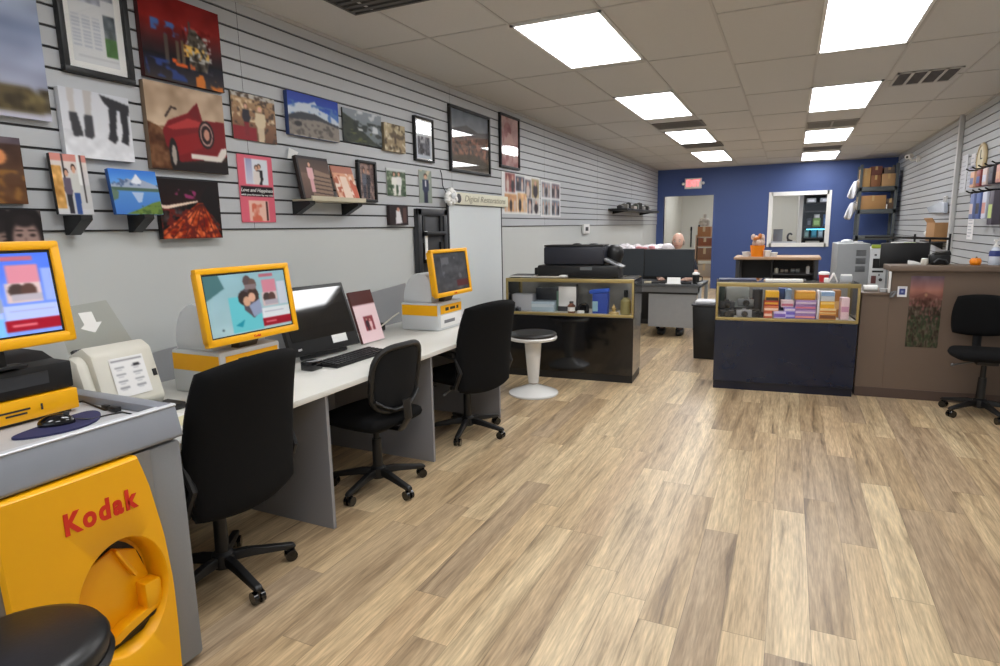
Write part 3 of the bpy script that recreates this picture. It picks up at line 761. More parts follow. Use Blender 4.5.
p = Pic(56, 48).grad((64, 128, 214), (120, 178, 232), 0, .4).poly([(0, .34), (.2, .3), (.35, .2), (.45, .22), (.56, .08), (.64, .2), (.78, .26), (1, .34), (1, .46), (0, .46)], (166, 176, 196)).poly([(.42, .28), (.56, .09), (.66, .26), (.6, .34)], (226, 230, 238)).blot((96, 116, 150), 12, .55, 3, 0, .22, 1, .42).rect(0, .4, 1, .48, (86, 110, 94)).grad((92, 146, 206), (74, 128, 200), .48, 1).poly([(0, .44), (.14, .5), (.1, .66), (0, .7)], (104, 128, 110)).poly([(.4, .5), (.66, .5), (.58, .72), (.5, .74)], (176, 196, 222)).poly([(.2, 1), (.5, .88), (.8, .74), (1, .68), (1, 1)], (112, 138, 62)).blot((80, 106, 50), 14, .5, 5, .4, .8, 1, 1)
leaning('leaning blue canvas of a snowy mountain mirrored in a lake', 1.846, 2.082, WX + .10, 1.600, .212, p, math.radians(8), (40, 84, 150), .025)
# long shelf with three leaning photos
t = thing('display_shelf', 'cream ledge holding the railway and orange photos', 'shelf', (WX + .001, 3.08, 1.70))
obj('board', MB().box(0, .17, 0, .55, 0, .014, bev=.002).box(.16, .17, 0, .55, .014, .03), mat('cream_ledge', (196, 186, 160), .5), t)
bracket(3.10, 1.699, 'black bracket under the near end of the cream ledge', L=.15, h=.08)
bracket(3.585, 1.699, 'black bracket under the far end of the cream ledge', L=.15, h=.08)
p = Pic(50, 52).grad((70, 52, 46), (110, 84, 70), 0, .4).grad((128, 100, 84), (96, 72, 60), .4, 1).poly([(.5, .3), (1, .4), (1, 1), (.3, 1)], (150, 124, 104))
for k in range(6): p.line(.45 - .02 * k, .45 + .1 * k, 1, .5 + .1 * k, .012, (70, 50, 44))
p.fig(.36, .12, .85, (222, 178, 180), (216, 168, 170), wide=1.0).rect(0, 0, 1, .06, (40, 30, 28)).rect(0, 0, .05, 1, (40, 30, 28))
leaning('leaning dark brown photo of a girl in pink on railway tracks', 3.05, 3.345, WX + .13, 1.716, .275, p, math.radians(11), (34, 26, 24), .03)
p = Pic(40, 50, (222, 170, 140)).blot((240, 220, 206), 6, .5, 3).blot((190, 110, 84), 7, .55, 5).rect(0, 0, 1, .2, (190, 130, 112)).poly([(.3, .3), (.6, .3), (.7, 1), (.3, 1)], (238, 216, 200)).poly([(.7, .4), (1, .6), (1, 1), (.8, 1)], (206, 110, 84))
leaning('leaning pale orange photo book next to the railway photo', 3.395, 3.62, WX + .13, 1.716, .245, p, math.radians(17), (206, 150, 130), .012, 'photo_book', 'photo book')
o = obj('hanging_scrap', MB().prism([(-.05, 0), (.02, .01), (.05, .05), (-.03, .07)], 'x', 0, .004), M_paper)
o.location = (WX + .012, 3.10, 1.965); tag(o, 'crumpled white paper scrap above the railway photo', 'paper')

# ---- black brochure rack, white board
t = thing('brochure_rack', 'tall black plastic rack with open pockets, fixed to the wall', 'rack', (XL + .003, 4.755, 1.05))
h = .635
b = MB(); b.box(0, .03, -.25, .25, 0, h, bev=.006)
obj('back_plate', b, M_dgrey, t)
obj('frame', MB().box(.03, .055, -.25, -.19, 0, h, bev=.006).box(.03, .055, .19, .25, 0, h, bev=.006).box(.03, .055, -.25, .25, h - .06, h, bev=.006).box(.03, .055, -.25, .25, 0, .05, bev=.006), mat('rack_black', (48, 49, 52), .4), t)
for z in (.40, .16):
    q = obj('pocket', MB().box(.03, .085, -.17, .17, z, z + .035, bev=.006).box(.03, .05, -.17, -.13, z, z + .18).box(.03, .05, .13, .17, z, z + .18), M_black, t)
obj('brochure', MB().box(.056, .062, -.16, -.12, .18, .44), M_paper, t)
t = thing('whiteboard', 'tall blank white board standing against the wall behind the desk', 'board', (XL + .012, 5.66, 0))
obj('panel', MB().box(0, .018, -.58, .58, .02, 1.73), mat('board_white', (216, 222, 224), .35, var=.01), t, 0)
obj('frame', MB().box(-.002, .024, -.60, -.58, 0, 1.745, bev=.002).box(-.002, .024, .58, .595, 0, 1.745, bev=.002).box(-.002, .024, -.58, .58, 1.73, 1.745, bev=.002).box(-.002, .024, -.58, .58, 0, .02, bev=.002), M_dgrey, t)
# ------------------------------------------------------------------ photo kiosk
KX, KY0, KY1 = -1.82, .62, 1.306
t = thing('photo_kiosk', 'big yellow and grey photo kiosk with red lettering, nearest the camera', 'kiosk', (KX, .97, 0))
# local: x out of the front (front plane x=0), y along the wall
a, c = KY0 - .97, KY1 - .97
b = MB()
b.box(-.92, -.16, a, c, .02, .822, bev=.012)                     # carcass
b.box(-.17, 0, a, -.205, .02, .822, bev=.012)                    # front posts either side of the yellow door
b.box(-.17, 0, .222, c, .02, .822, bev=.014); b.box(-.012, 0, .15, .224, .60, .822)
b.box(-.17, -.02, -.21, .18, .02, .10); b.box(-.17, -.02, -.21, .18, .79, .822)
obj('body', b, M_kgrey, t)
# lid: raised tray with a rim
b = MB()
b.prism([(-.92, .832), (.006, .832), (.012, .842), (-.012, .936), (-.03, .938), (-.06, .915), (-.92, .915)], 'y', a - .012, c + .002, bev=.003)
b.box(-.66, -.02, c - .055, c + .002, .90, .945, bev=.008)       # side rim
b.box(-.92, -.64, a, c + .002, .90, .945, bev=.006)
obj('lid', b, M_klid, t)
obj('tray', MB().box(-.64, -.055, a, c - .056, .912, .9175), M_ktray, t, 0)
obj('lid_edge', MB().prism([(-.034, .936), (-.010, .936), (-.008, .940), (-.012, .9435), (-.034, .9435)], 'y', a - .012, c + .002), mat('rim_pale', (205, 208, 212), .3), t)  # light rim, with its highlight put into the pale colour
# yellow door with a round opening
HY, HZ, RY, RZ = .076, .400, .140, .188
def door_edge(z):
    return float(np.interp(z, (.03, .2, .36, .54, .736, .825), (.232, .238, .239, .225, .191, .165)))
outline = [(door_edge(.03 + .795 * k / 16), .03 + .795 * k / 16) for k in range(17)] + [(-.205 - .02 * (1 - k / 16), .03 + .795 * (16 - k) / 16) for k in (range(0, 17))]
outline = [(y, z) for y, z in outline]
def ray_out(th):
    d = (math.cos(th), math.sin(th)); best = None
    n = len(outline)
    for i in range(n):
        (y0, z0), (y1, z1) = outline[i], outline[(i + 1) % n]
        ey, ez = y1 - y0, z1 - z0; den = d[0] * ez - d[1] * ey
        if abs(den) < 1e-9: continue
        s = ((y0 - HY) * ez - (z0 - HZ) * ey) / den; q = ((y0 - HY) * d[1] - (z0 - HZ) * d[0]) / den
        if s > 0 and -1e-6 <= q <= 1 + 1e-6 and (best is None or s < best): best = s
    return HY + best * d[0], HZ + best * d[1]
ths = sorted([2 * PI * k / 72 for k in range(72)] + [math.atan2(z - HZ, y - HY) % (2 * PI) for y, z in (outline[0], outline[16], outline[17], outline[-1])])
bm = bmesh.new(); rings = []
def bulge(y, z): return .022 + .012 * (1 - ((y - .01) / .24) ** 2)
prof = [('o', 1.0, -.01), ('o', 1.0, 1), ('o', .985, 2), ('m', .5, 2), ('h', 1.03, 2), ('h', 1.0, 3), ('h', .95, -.035), ('h', .91, -.062)]
for kind, f, lay in prof:
    ring = []
    for th in ths:
        oy, oz = ray_out(th); hy, hz = HY + RY * math.cos(th), HZ + RZ * math.sin(th)
        if kind == 'o': y, z = HY + (oy - HY) * f, HZ + (oz - HZ) * f
        elif kind == 'm': y, z = (oy + hy) / 2, (oz + hz) / 2
        else: y, z = HY + (hy - HY) * f, HZ + (hz - HZ) * f
        x = {1: bulge(y, z) - .008, 2: bulge(y, z), 3: bulge(y, z) - .006}.get(lay, lay)
        ring.append(bm.verts.new((x, y, z)))
    rings.append(ring)
n = len(ths)
for r0, r1 in zip(rings, rings[1:]):
    for i in range(n): bm.faces.new((r0[i], r0[(i + 1) % n], r1[(i + 1) % n], r1[i]))
bm.faces.new(rings[-1])
b = MB(); b.merge(bm, None, 0)
door = obj('door', b, M_yellow, t, 50)
# chute inside the opening
obj('chute', MB().prism([(-.035, .490), (.095, .535), (.165, .50), (.196, .40), (.185, .30), (.02, .26), (-.04, .33)], 'x', -.052, -.040, bev=.004), M_yellow, door)
obj('chute_side', MB().prism([(.088, .530), (.096, .536), (.150, .43), (.142, .42)], 'x', -.040, -.018, bev=.003), M_yellow, door)
obj('chute_block', MB().box(-.05, .008, .150, .205, .305, .392, bev=.006), M_yellow, door)
obj('chute_lip', MB().prism([(-.02, .268), (.05, .272), (.075, .290), (.205, .318), (.205, .296), (.085, .266), (.055, .248), (-.02, .246)], 'x', -.05, .004, bev=.003), M_yellow, door)
arc = [(HY + .118 * math.cos(q), HZ + .158 * math.sin(q)) for q in (PI * (.05 + .9 * k / 14) for k in range(15))]
obj('slot', MB().prism(arc, 'x', -.060, -.053), M_black, door)
obj('catch_tray', MB().prism([(-.02, .245), (.20, .292), (.195, .262), (.14, .236), (.02, .222)], 'x', -.055, -.012, bev=.003).cyl((-.01, -.01, .238), (-.01, .19, .282), .010), M_black, door)
lg = text_mesh('lettering', 'Kodak', .086, M_red, door, Matrix.Translation((.0345, .034, .700)) @ FACE_X, bold=.0037, width=.214, depth=.0008, spacing=1.24)
# ---- things on the kiosk
ztray = .9176
t = thing('print_drive', 'black drive box with a yellow front strip on the kiosk tray', 'drive box', (-2.20, .90, ztray))
obj('case', MB().box(-.30, .04, -.30, .285, .085, .175, bev=.006).prism([(-.30, .17), (-.05, .17), (-.12, .195), (-.30, .195)], 'y', -.30, .285), M_black, t)
f = obj('front_strip', MB().box(-.28, .052, -.30, .287, .012, .082, bev=.005), M_yellow, t)
obj('slot', MB().box(.0395, .0425, -.02, .21, .115, .155), M_dgrey, t)
obj('label', MB().box(.0525, .0532, .05, .14, .046, .052).box(.0525, .0532, .07, .13, .034, .040).box(.0525, .0532, .17, .176, .036, .056), M_ink, t)
obj('foot', MB().box(-.27, .03, -.29, .27, 0, .012), M_dgrey, t)

def touch_screen(name, label, x, y, z, w, h, pic, tilt, lit=True, parent=None):
    """yellow framed flat screen facing +x, tilted back; z is the bottom edge. A thing of its own, or a part of parent"""
    e = .028
    b = MB()
    b.box(-.02, .012, -w / 2, w / 2, 0, e + .006, bev=.007); b.box(-.02, .012, -w / 2, w / 2, h - e, h, bev=.007); b.box(-.02, .012, -w / 2, -w / 2 + e, .01, h - .01, bev=.007); b.box(-.02, .012, w / 2 - e, w / 2, .01, h - .01, bev=.007)
    if parent is None:
        t = thing(name, label, 'screen', (x, y, z), 0, None, -tilt)
        fr = obj('frame', b, M_yellow, t)
    else:
        t = fr = obj(name, b, M_yellow, parent)
        fr.location = Vector((x, y, z)) - parent.location; fr.rotation_euler = (0, -tilt, 0)
    obj('back_shell', MB().box(-.045, -.008, -w / 2 + .012, w / 2 - .012, .012, h - .012, bev=.012), M_yellow, t)
    obj('bezel', MB().box(-.004, .002, -w / 2 + e - .004, w / 2 - e + .004, e, h - e + .004), M_black, t, 0)
    g = .008
    ink_mesh('display', pic, -w / 2 + e + g, w / 2 - e - g, e + g + .004, h - e - g, .003, M_dull if lit == 'dull' else M_screen if lit else M_gloss, t)
    text_mesh('lettering', 'Kodak', .016, M_red, fr, Matrix.Translation((.0125, 0, e / 2 + .002)) @ FACE_X, bold=.0004)
    return t
# screen picture: welcome page
def welcome(bg0, bg1, dark):
    p = Pic(84, 56).grad(bg0, bg1)
    p.noise(14, 4, 3)
    if dark: p.poly([(0, 0), (.17, 0), (.22, .22), (0, .4)], (84, 124, 128)).rect(.24, .38, .62, .98, (112, 196, 206)).poly([(.28, .86), (.4, .78), (.36, .9)], (40, 150, 170))
    else: p.rect(.18, .0, .62, 1, (170, 190, 244)).rect(0, .78, .62, 1, (128, 186, 246))
    p.poly([(.4, .3), (.46, .26), (.62, .34), (.6, .7), (.52, .78), (.42, .62)], (96, 88, 96)).ell(.43, .42, .07, .12, (66, 52, 50)).ell(.46, .48, .045, .085, (206, 166, 140)).ell(.55, .38, .07, .12, (74, 56, 50)).ell(.53, .42, .045, .08, (214, 172, 150)).poly([(.48, .56), (.62, .46), (.64, .7), (.52, .76)], (150, 160, 186)).ell(.5, .14, .05, .1, (100, 84, 84)).ell(.56, .2, .05, .1, (110, 90, 84)).rect(.46, .2, .6, .28, (140, 126, 128))
    p.rect(.66, .04, .84, .09, (186, 110, 126)).rect(.68, .14, .86, .36, (206, 140, 156)).rect(.66, .36, .86, .6, (206, 186, 186)).ell(.72, .46, .045, .09, (80, 66, 64)).ell(.79, .46, .045, .09, (96, 72, 66)).rect(.69, .5, .86, .58, (176, 170, 180)).rect(.88, .2, .99, .6, (196, 204, 216) if dark else (150, 170, 226))
    p.rect(.63, .64, 1, .84, (214, 220, 224) if dark else (176, 190, 238)).rect(.66, .7, .92, .715, (150, 156, 176)).rect(.62, .82, 1, .95, (158, 26, 48)).rect(.66, .87, .8, .895, (210, 120, 130)).ell(.13, .9, .012, .02, (90, 110, 120))
    if not dark: p.a = np.roll(p.a, int(.07 * p.w), axis=1)      # the first screen's page sits further over
    return p
t = touch_screen('touch_screen', 'lit yellow framed touch screen on the big kiosk, cut off at the picture edge', -2.115, .905, 1.165, .56, .325, welcome((84, 122, 228), (132, 160, 236), False), math.radians(6), True)
obj('stand', MB().box(-.07, -.03, -.09, .09, -.055, .09, bev=.008).box(-.10, -.02, -.14, .14, -.06, -.048, bev=.004), M_black, t)
o = obj('mouse_pad', MB().prism([(-.14 * math.cos(q) * (1 + .1 * math.sin(q)), .07 * math.sin(q) + .03 * math.cos(q) ** 2 * 1) for q in (2 * PI * k / 40 for k in range(40))], 'z', 0, .006), M_pad, None)
o.location = (-2.01, 1.065, ztray + .0005); o.rotation_euler = (0, 0, PI / 2 + .25); tag(o, 'dark blue rounded mouse pad on the kiosk tray', 'mouse pad')
t = thing('computer_mouse', 'black computer mouse on the blue mouse pad', 'mouse', (-2.035, 1.05, ztray + .0066), .9)
obj('shell', MB().ball((0, 0, .004), (.05, .029, .029), n=24), M_blackg, t)
obj('wheel', MB().cyl((.028, -.004, .03), (.028, .004, .03), .008, n=12), M_dgrey, t)
obj('cable', MB().tube([(.05, 0, .01), (.09, .01, .0), (.13, .05, -.003), (.17, .06, -.003), (.2, .02, -.003)], .0025, 6), M_black, t)
t = thing('cable_plug', 'small black cable with plugs lying in the corner of the kiosk tray', 'cable', (-2.12, 1.20, ztray + .004))
obj('cable', MB().tube([(-.14, -.02, .005), (-.1, .04, .006), (-.02, .03, .0), (.06, .015, 0), (.10, .03, .004)], .0035, 6), M_black, t)
obj('plug', MB().box(.08, .12, .012, .034, -.003, .014, bev=.003).box(.03, .06, .02, .036, -.003, .012, bev=.003), M_black, t)
# ---- front stool seat and the far white stool
def stool(label, x, y, z, r, seat_m, rim_m, base_m, thick, rz, scale=1.0):
    t = thing('pedestal_stool', label, 'stool', (x, y, 0), rz)
    s = MB().lathe([(0, z), (r * .80, z), (r * .95, z - thick * .2), (r, z - thick * .5), (r * .97, z - thick), (0, z - thick)], n=48)
    obj('seat', s, seat_m, t, 60)
    obj('rim', MB().lathe([(0, z - thick - .001), (r * .99, z - thick - .001), (r * 1.03, z - thick - .012), (r * 1.0, z - thick - .03), (r * .55, z - thick - .05), (0, z - thick - .05)], n=48), rim_m, t, 50)
    obj('column', MB().lathe([(.078, z - thick - .045), (.068, z - .22), (.05, .14), (.048, .105), (0, .105)], n=32), base_m, t, 50)
    obj('collar', MB().lathe([(.03, .088), (.03, .112)], n=24), M_chrome, t)
    obj('base', MB().lathe([(0, .092), (.04, .09), (.075, .075), (.16, .045), (.225, .018), (.228, .004), (.22, 0), (0, 0)], n=48), base_m, t, 50)
    obj('lever', MB().tube([(.05, 0, z - .085), (.12, 0, z - .085), (.15, 0, z - .095)], .009, 8).ball((.155, 0, z - .097), .014, n=10), base_m, t)
    return t
M_wplas = mat('white_gloss_plastic', (232, 232, 230), .2, var=.01, coat=.3)
stool('white pedestal stool with a round black seat in front of the black display case', -2.055, 5.02, .575, .214, M_leather, M_wplas, M_wplas, .035, PI * .80)
stool('round black padded stool seat in front of the kiosk, cut off by the bottom edge', -1.475, .605, .628, .183, M_leather, M_leather, M_black, .055, 0)
# ------------------------------------------------------------------ long white worktop on grey panels
t = thing('work_desk', 'long white topped desk on grey upright panels along the wall', 'desk', (-2.94, 1.345, 0))
# local: x from the wall, y along the desk
DL = 2.96
obj('worktop', MB().box(.004, .945, 0, DL, .712, .742, bev=.004), M_top, t)
for y in (.895, 1.875, 2.885):
    obj('side_panel', MB().box(.004, .915, y, y + .022, 0, .712, bev=.002), M_panel, t, 0)
obj('modesty_panel', MB().box(.10, .118, .01, 2.885, .25, .712), M_panel, t, 0)
obj('back_board', MB().prism([(0, .742), (DL, .742), (DL, 1.06), (0, .86)], 'x', .003, .018, bev=.002), mat('back_board_grey', (150, 151, 153), .55, var=.03), t, 0)
zd = .7425

# ---- sheet scanner at the kiosk end of the desk
t = thing('sheet_scanner', 'cream sheet-fed scanner with a clear paper tray beside the kiosk', 'scanner', (-2.62, 1.585, zd), 0)
b = MB().prism([(-.17, .0), (.15, .0), (.19, .07), (.125, .285), (.07, .315), (-.02, .28), (-.17, .10)], 'y', -.145, .115, bev=.014)
obj('housing', b, M_cream, t)
obj('side_cheek', MB().prism([(-.10, .02), (.15, .02), (.17, .085), (.11, .265), (.06, .29), (-.10, .14)], 'y', -.195, -.143, bev=.02), M_cream, t)
sl = math.atan2(.285 - .07, .19 - .125)
Mf = Matrix.Translation((.1585, -.005, .178)) @ Matrix.Rotation(-(PI / 2 - sl), 4, 'Y')
p = Pic(30, 34, (246, 246, 246)).rect(.05, .06, .95, .1, (150, 150, 156))
for k in range(4):
    for j in (0, 1): p.rect(.1 + .5 * j, .24 + .17 * k, .38 + .5 * j, .28 + .17 * k, (170, 172, 178)).rect(.14 + .5 * j, .31 + .17 * k, .3 + .5 * j, .33 + .17 * k, (190, 192, 198))
p.rect(.66, .2, .84, .28, (60, 60, 66))
q = ink_mesh('label', p, -.08, .065, -.08, .085, .0035, M_print, t); q.data.transform(Mf)
q = obj('button', MB().box(-.002, .006, .09, .105, -.02, .01), M_ink, t); q.data.transform(Mf)
Mt = Matrix.Translation((.0, -.02, .285)) @ Matrix.Rotation(-math.radians(26), 4, 'Y')
q = obj('paper_tray', MB().prism([(-.13, 0), (.14, 0), (.10, .215), (-.12, .20)], 'x', -.003, .003), M_acryl, t, 0); q.data.transform(Mt)
q = obj('arrow_label', MB().prism([(-.035, .17), (.02, .17), (.022, .12), (.045, .12), (0, .075), (-.05, .10), (-.03, .115)], 'x', .0035, .0042), M_paper, t, 0); q.data.transform(Mt)
q = obj('tray_clip', MB().box(-.01, .014, -.12, -.08, -.012, .012, bev=.003).box(-.01, .014, -.03, .0, -.012, .012, bev=.003).box(-.01, .014, .05, .11, -.012, .012, bev=.003), M_black, t); q.data.transform(Mt)
obj('exit_tray', MB().box(.12, .24, -.10, .17, .0, .03, bev=.006), M_black, t)

# ---- two print stations: box, rounded hump, yellow touch screen on a neck
def station(y0, label_box, pic, lit, zs):
    t = thing('print_station', label_box, 'print station', (-2.52, y0, zd), 0, 'print stations on the desk')
    b = MB().box(-.17, .165, 0, .37, .0, .212, bev=.012)
    obj('housing', b, M_ltgrey, t)
    obj('side_band', MB().box(-.16, .155, -.0015, .01, .115, .195), M_yellow, t, 0)
    obj('front_band', MB().box(.1655, .168, .03, .35, .125, .190), M_yellow, t, 0)
    obj('front_panel', MB().box(.165, .1675, .03, .35, .02, .115, bev=.001), M_white, t)
    obj('slot', MB().box(.166, .169, .08, .24, .05, .075, bev=.001), M_greyink, t)
    obj('label', MB().box(.168, .1688, .1, .15, .145, .17).box(.168, .1688, .17, .25, .148, .168).box(.168, .1688, .27, .3, .145, .17), M_ink, t)
    pts = [(-.16, .21)] + [(-.155 + .135 * (1 - math.cos(q)) , .21 + .225 * math.sin(q)) for q in (PI / 2 * k / 10 for k in range(1, 11))] + [(.05, .42), (.085, .36), (.095, .21)]
    obj('hump', MB().prism(pts, 'y', .02, .35, bev=.012), M_ltgrey, t)
    obj('neck', MB().prism([(.07, .20), (.13, .20), (.17, .27), (.17, .40), (.14, .40), (.08, .30)], 'y', .13, .25, bev=.006), mat('neck_brown', (74, 62, 48), .5), t)
    touch_screen('touch_screen', None, -2.315, y0 + .185, zs, .555, .355, pic, math.radians(7), lit, t)
    return t
station(1.93, 'print station with a lit yellow framed touch screen, behind the nearest office chair', welcome((150, 186, 196), (172, 200, 206), True), 'dull', .995)
p = Pic(60, 40).grad((62, 64, 70), (84, 84, 88)).noise(36, 7, 3).rect(.62, .74, 1, .92, (96, 30, 40)).blot((110, 110, 116), 8, .58, 4, .2, .1, .8, .7)
station(3.885, 'print station with a dim yellow framed touch screen at the far end of the desk', p, False, 1.003)

# ---- all-in-one computer, keyboard
t = thing('desktop_computer', 'black all-in-one computer with a glossy screen and white sticker, leaning back', 'computer', (-2.515, 2.845, zd + .045), math.radians(-6.5), None, -math.radians(19.6))
w, h = .545, .415
obj('case', MB().box(-.035, 0, -w / 2, w / 2, 0, h, bev=.008), M_black, t)
obj('display', MB().box(.0005, .003, -w / 2 + .028, w / 2 - .022, .085, h - .025), mat('screen_off', (16, 17, 19), .05, var=.02, coat=1), t, 0)
obj('sticker', MB().box(.0032, .004, .05, .17, .035, .085), M_paper, t, 0)
obj('badge', MB().box(.0005, .0015, -.22, -.19, .03, .042), M_chrome, t, 0)
obj('stand', MB().box(-.06, -.03, -.18, .18, -.022, .06, bev=.008), M_black, t)
t = thing('keyboard', 'black computer keyboard in front of the all-in-one computer', 'keyboard', (-2.34, 2.86, zd + .001), 0)
obj('case', MB().prism([(-.075, 0), (.085, 0), (.085, .012), (-.075, .022)], 'y', -.25, .23, bev=.003), M_black, t)
b = MB()
for r in range(5):
    for k in range(14):
        y = -.232 + k * .0335; x = .062 - r * .029
        b.box(x - .011, x + .011, y, y + .027, .013 + .002 * r, .020 + .002 * r)
obj('keys', b, mat('key_black', (30, 30, 32), .5), t, 0)
o = obj('card_reader', MB().box(-.03, .05, -.04, .05, 0, .05, bev=.006), M_blackg); o.location = (-2.385, 2.535, zd + .0005)
tag(o, 'small black box beside the near end of the keyboard', 'device')
# ---- brown and pink sample album
t = thing('sample_album', 'brown topped pink sample album standing beside the computer', 'album', (-2.56, 3.36, zd + .0075), 0, None, -math.radians(17))
p = Pic(34, 50, (240, 214, 218)).rect(0, 0, 1, .28, (92, 48, 46)).rect(.3, .5, .72, .78, (150, 70, 80)).fig(.43, .52, .86, (70, 40, 52), (70, 40, 52), (226, 176, 160)).fig(.58, .54, .86, (232, 200, 200), (226, 190, 190), (230, 184, 168)).rect(.28, .78, .76, .9, (240, 214, 218)).rect(0, .27, 1, .29, (222, 190, 196))
obj('cover', MB().box(-.02, 0, -.12, .12, 0, .36, bev=.003), mat('album_brown', (96, 52, 48), .5), t)
ink_mesh('print', p, -.12, .12, 0, .36, .0006, M_print, t)
t = thing('power_cord', 'pale cord rising from the desk to the far print station box', 'cord', (-2.9, 3.66, zd))
obj('cable', MB().tube([(.08, -.05, .004), (.12, .05, .03), (.16, .18, .10), (.19, .226, .13)], .006, 8), M_cream, t)
obj('adapter', MB().box(.03, .12, -.02, .14, 0, .06, bev=.01), M_black, t)
def papers(label, x, y, z, sheets, rz=0.0, name='paper_sheet', cat='paper', group=None):
    t = thing(name, label, cat, (x, y, z), rz, group)
    for k, (dx, dy, w, l, m) in enumerate(sheets):
        obj('sheet', MB().box(dx - w / 2, dx + w / 2, dy - l / 2, dy + l / 2, .001 * k, .001 * k + .0009), m, t, 0)
    return t
papers('loose white and tan papers on the desk end beside the far print station', -2.21, 4.14, zd + .0005, [(0, 0, .21, .28, M_paper), (.05, -.02, .2, .25, mat('tan_paper', (214, 196, 166), .7)), (-.04, .03, .14, .2, M_paper)], .2)
papers('cream receipt papers on the desk between the scanner and the first chair', -2.27, 1.56, zd + .0005, [(0, 0, .12, .26, M_paper), (.05, .06, .1, .2, mat('cream_paper', (226, 220, 184), .7))], .15)
# ------------------------------------------------------------------ office chairs (local: faces +x, back at -x)
def star_base(t, R=.295, turn=0.0, hub_top=.42):
    obj('hub', MB().lathe([(0, .065), (.045, .065), (.05, .085), (.045, .125), (.032, .135), (0, .135)], n=24), M_black, t)
    for k in range(5):
        a = turn + 2 * PI * k / 5; M = Matrix.Rotation(a, 4, 'Z')
        b = MB(); b.prism([(.02, .075), (.02, .122), (.10, .118), (R, .082), (R + .012, .072), (R + .012, .060), (R - .02, .060), (.12, .085)], 'y', -.016, .016, bev=.007)
        lg = obj('leg', b, M_black, t); lg.data.transform(M)
        c = MB()
        for s in (-1, 1):
            c.cyl((R - .012, s * .006, .0275), (R - .012, s * .024, .0275), .027, n=20)
        c.cyl((R, 0, .04), (R, 0, .075), .008, n=10).box(R - .03, R + .006, -.012, .012, .030, .056, bev=.006)
        cs = obj('caster', c, M_blackg, lg); cs.data.transform(M)
    obj('column', MB().cyl((0, 0, .12), (0, 0, .30), .030, .027).cyl((0, 0, .29), (0, 0, hub_top), .018), M_black, t)
V_BACK = Matrix(((0, 0, 1, 0), (1, 0, 0, 0), (0, 1, 0, 0), (0, 0, 0, 1)))   # pad's x -> y, y -> z, thickness -> x

def task_chair(label, x, y, rz, turn, seat_z=.46, tilt=0.0):
    """high fabric back and loop arms"""
    t = thing('office_chair', label, 'chair', (x, y, 0), rz, 'black office chairs')
    star_base(t, turn=turn)
    obj('mechanism', MB().box(-.11, .11, -.07, .07, seat_z - .085, seat_z - .04, bev=.01), M_black, t)
    obj('lever', MB().tube([(-.02, .05, seat_z - .07), (-.03, .2, seat_z - .075), (-.04, .27, seat_z - .09)], .007, 8).ball((-.04, .275, seat_z - .092), (.012, .02, .012), n=10), M_steel, t)
    obj('seat', MB().pillow(.48, .50, .10, Matrix.Translation((.02, 0, seat_z)), rnd=.30), M_fabric, t, 60)
    bz, H = seat_z + .232, .66
    Mb = Matrix.Translation((-.235, 0, bz)) @ Matrix.Rotation(-math.radians(4 + tilt), 4, 'Y') @ V_BACK
    obj('backrest', MB().pillow(.565, H, .085, Mb, rnd=.34, p=7, q=2.6, bend=lambda a, d: .05 * a * a - .03 * (d + .35) ** 2 + .01, taper=-.02), M_fabric, t, 60)
    obj('back_support', MB().tube([(-.08, 0, seat_z - .06), (-.16, 0, seat_z - .062), (-.20, 0, seat_z - .055)], .028, 10, flat=.4), M_black, t)
    for s in (-1, 1):
        y_ = s * .275
        b = MB().tube([(.10, s * .22, seat_z - .05), (.12, y_, seat_z - .03), (.16, y_, seat_z + .10), (.12, y_, seat_z + .19), (-.02, y_, seat_z + .20), (-.16, y_, seat_z + .175), (-.20, y_, seat_z + .08), (-.15, y_, seat_z - .03), (-.06, s * .22, seat_z - .055)], .016, 8)
        b.box(-.16, .13, y_ - .03, y_ + .03, seat_z + .185, seat_z + .222, bev=.014)
        obj('armrest', b, M_black, t)
    return t

def net_chair(label, x, y, rz, turn, seat_z=.44):
    """low back of black net in a plastic ring, no arms"""
    t = thing('office_chair', label, 'chair', (x, y, 0), rz, 'black office chairs')
    star_base(t, R=.285, turn=turn)
    obj('mechanism', MB().box(-.09, .09, -.06, .06, seat_z - .085, seat_z - .035, bev=.01), M_black, t)
    obj('lever', MB().tube([(0, -.05, seat_z - .06), (0, -.22, seat_z - .07)], .006, 8), M_black, t)
    obj('seat', MB().pillow(.46, .47, .09, Matrix.Translation((.02, 0, seat_z)), rnd=.4), M_fabric, t, 60)
    Mb = Matrix.Translation((-.215, 0, seat_z + .25)) @ Matrix.Rotation(-math.radians(10), 4, 'Y') @ V_BACK
    W, H = .385, .38
    bk = obj('backrest', MB().pillow(W * .94, H * .94, .018, Mb, rnd=.45, p=9, bend=lambda a, d: .045 * a * a), M_mesh, t, 60)
    ring = []
    for k in range(41):
        q = 2 * PI * k / 40; c, s = math.cos(q), math.sin(q)
        u = math.copysign(abs(c) ** .62, c); v = math.copysign(abs(s) ** .62, s)
        ring.append(Mb @ Vector((u * W / 2, v * H / 2, .045 * u * u)))
    obj('back_frame', MB().tube(ring, .017, 8), M_black, t)
    lump = [Mb @ Vector((u * W / 2, -.10 - .085 * (1 - u * u), .045 * u * u - .012)) for u in (-.92, -.6, -.25, .25, .6, .92)]
    obj('lumbar_bar', MB().tube(lump, .02, 8, flat=.5), M_black, t)
    obj('back_support', MB().tube([(-.07, 0, seat_z - .06), (-.2, 0, seat_z - .055), (-.255, 0, seat_z + .02), (-.245, 0, seat_z + .13)], .032, 10, flat=.35), M_black, t)
    return t
task_chair('nearest black high-backed office chair, in front of the lit desk screen', -2.17, 1.695, PI + .05, .32, .475)
net_chair('low-backed black office chair with a net back, by the keyboard', -2.13, 2.765, PI - .12, .45, .445)
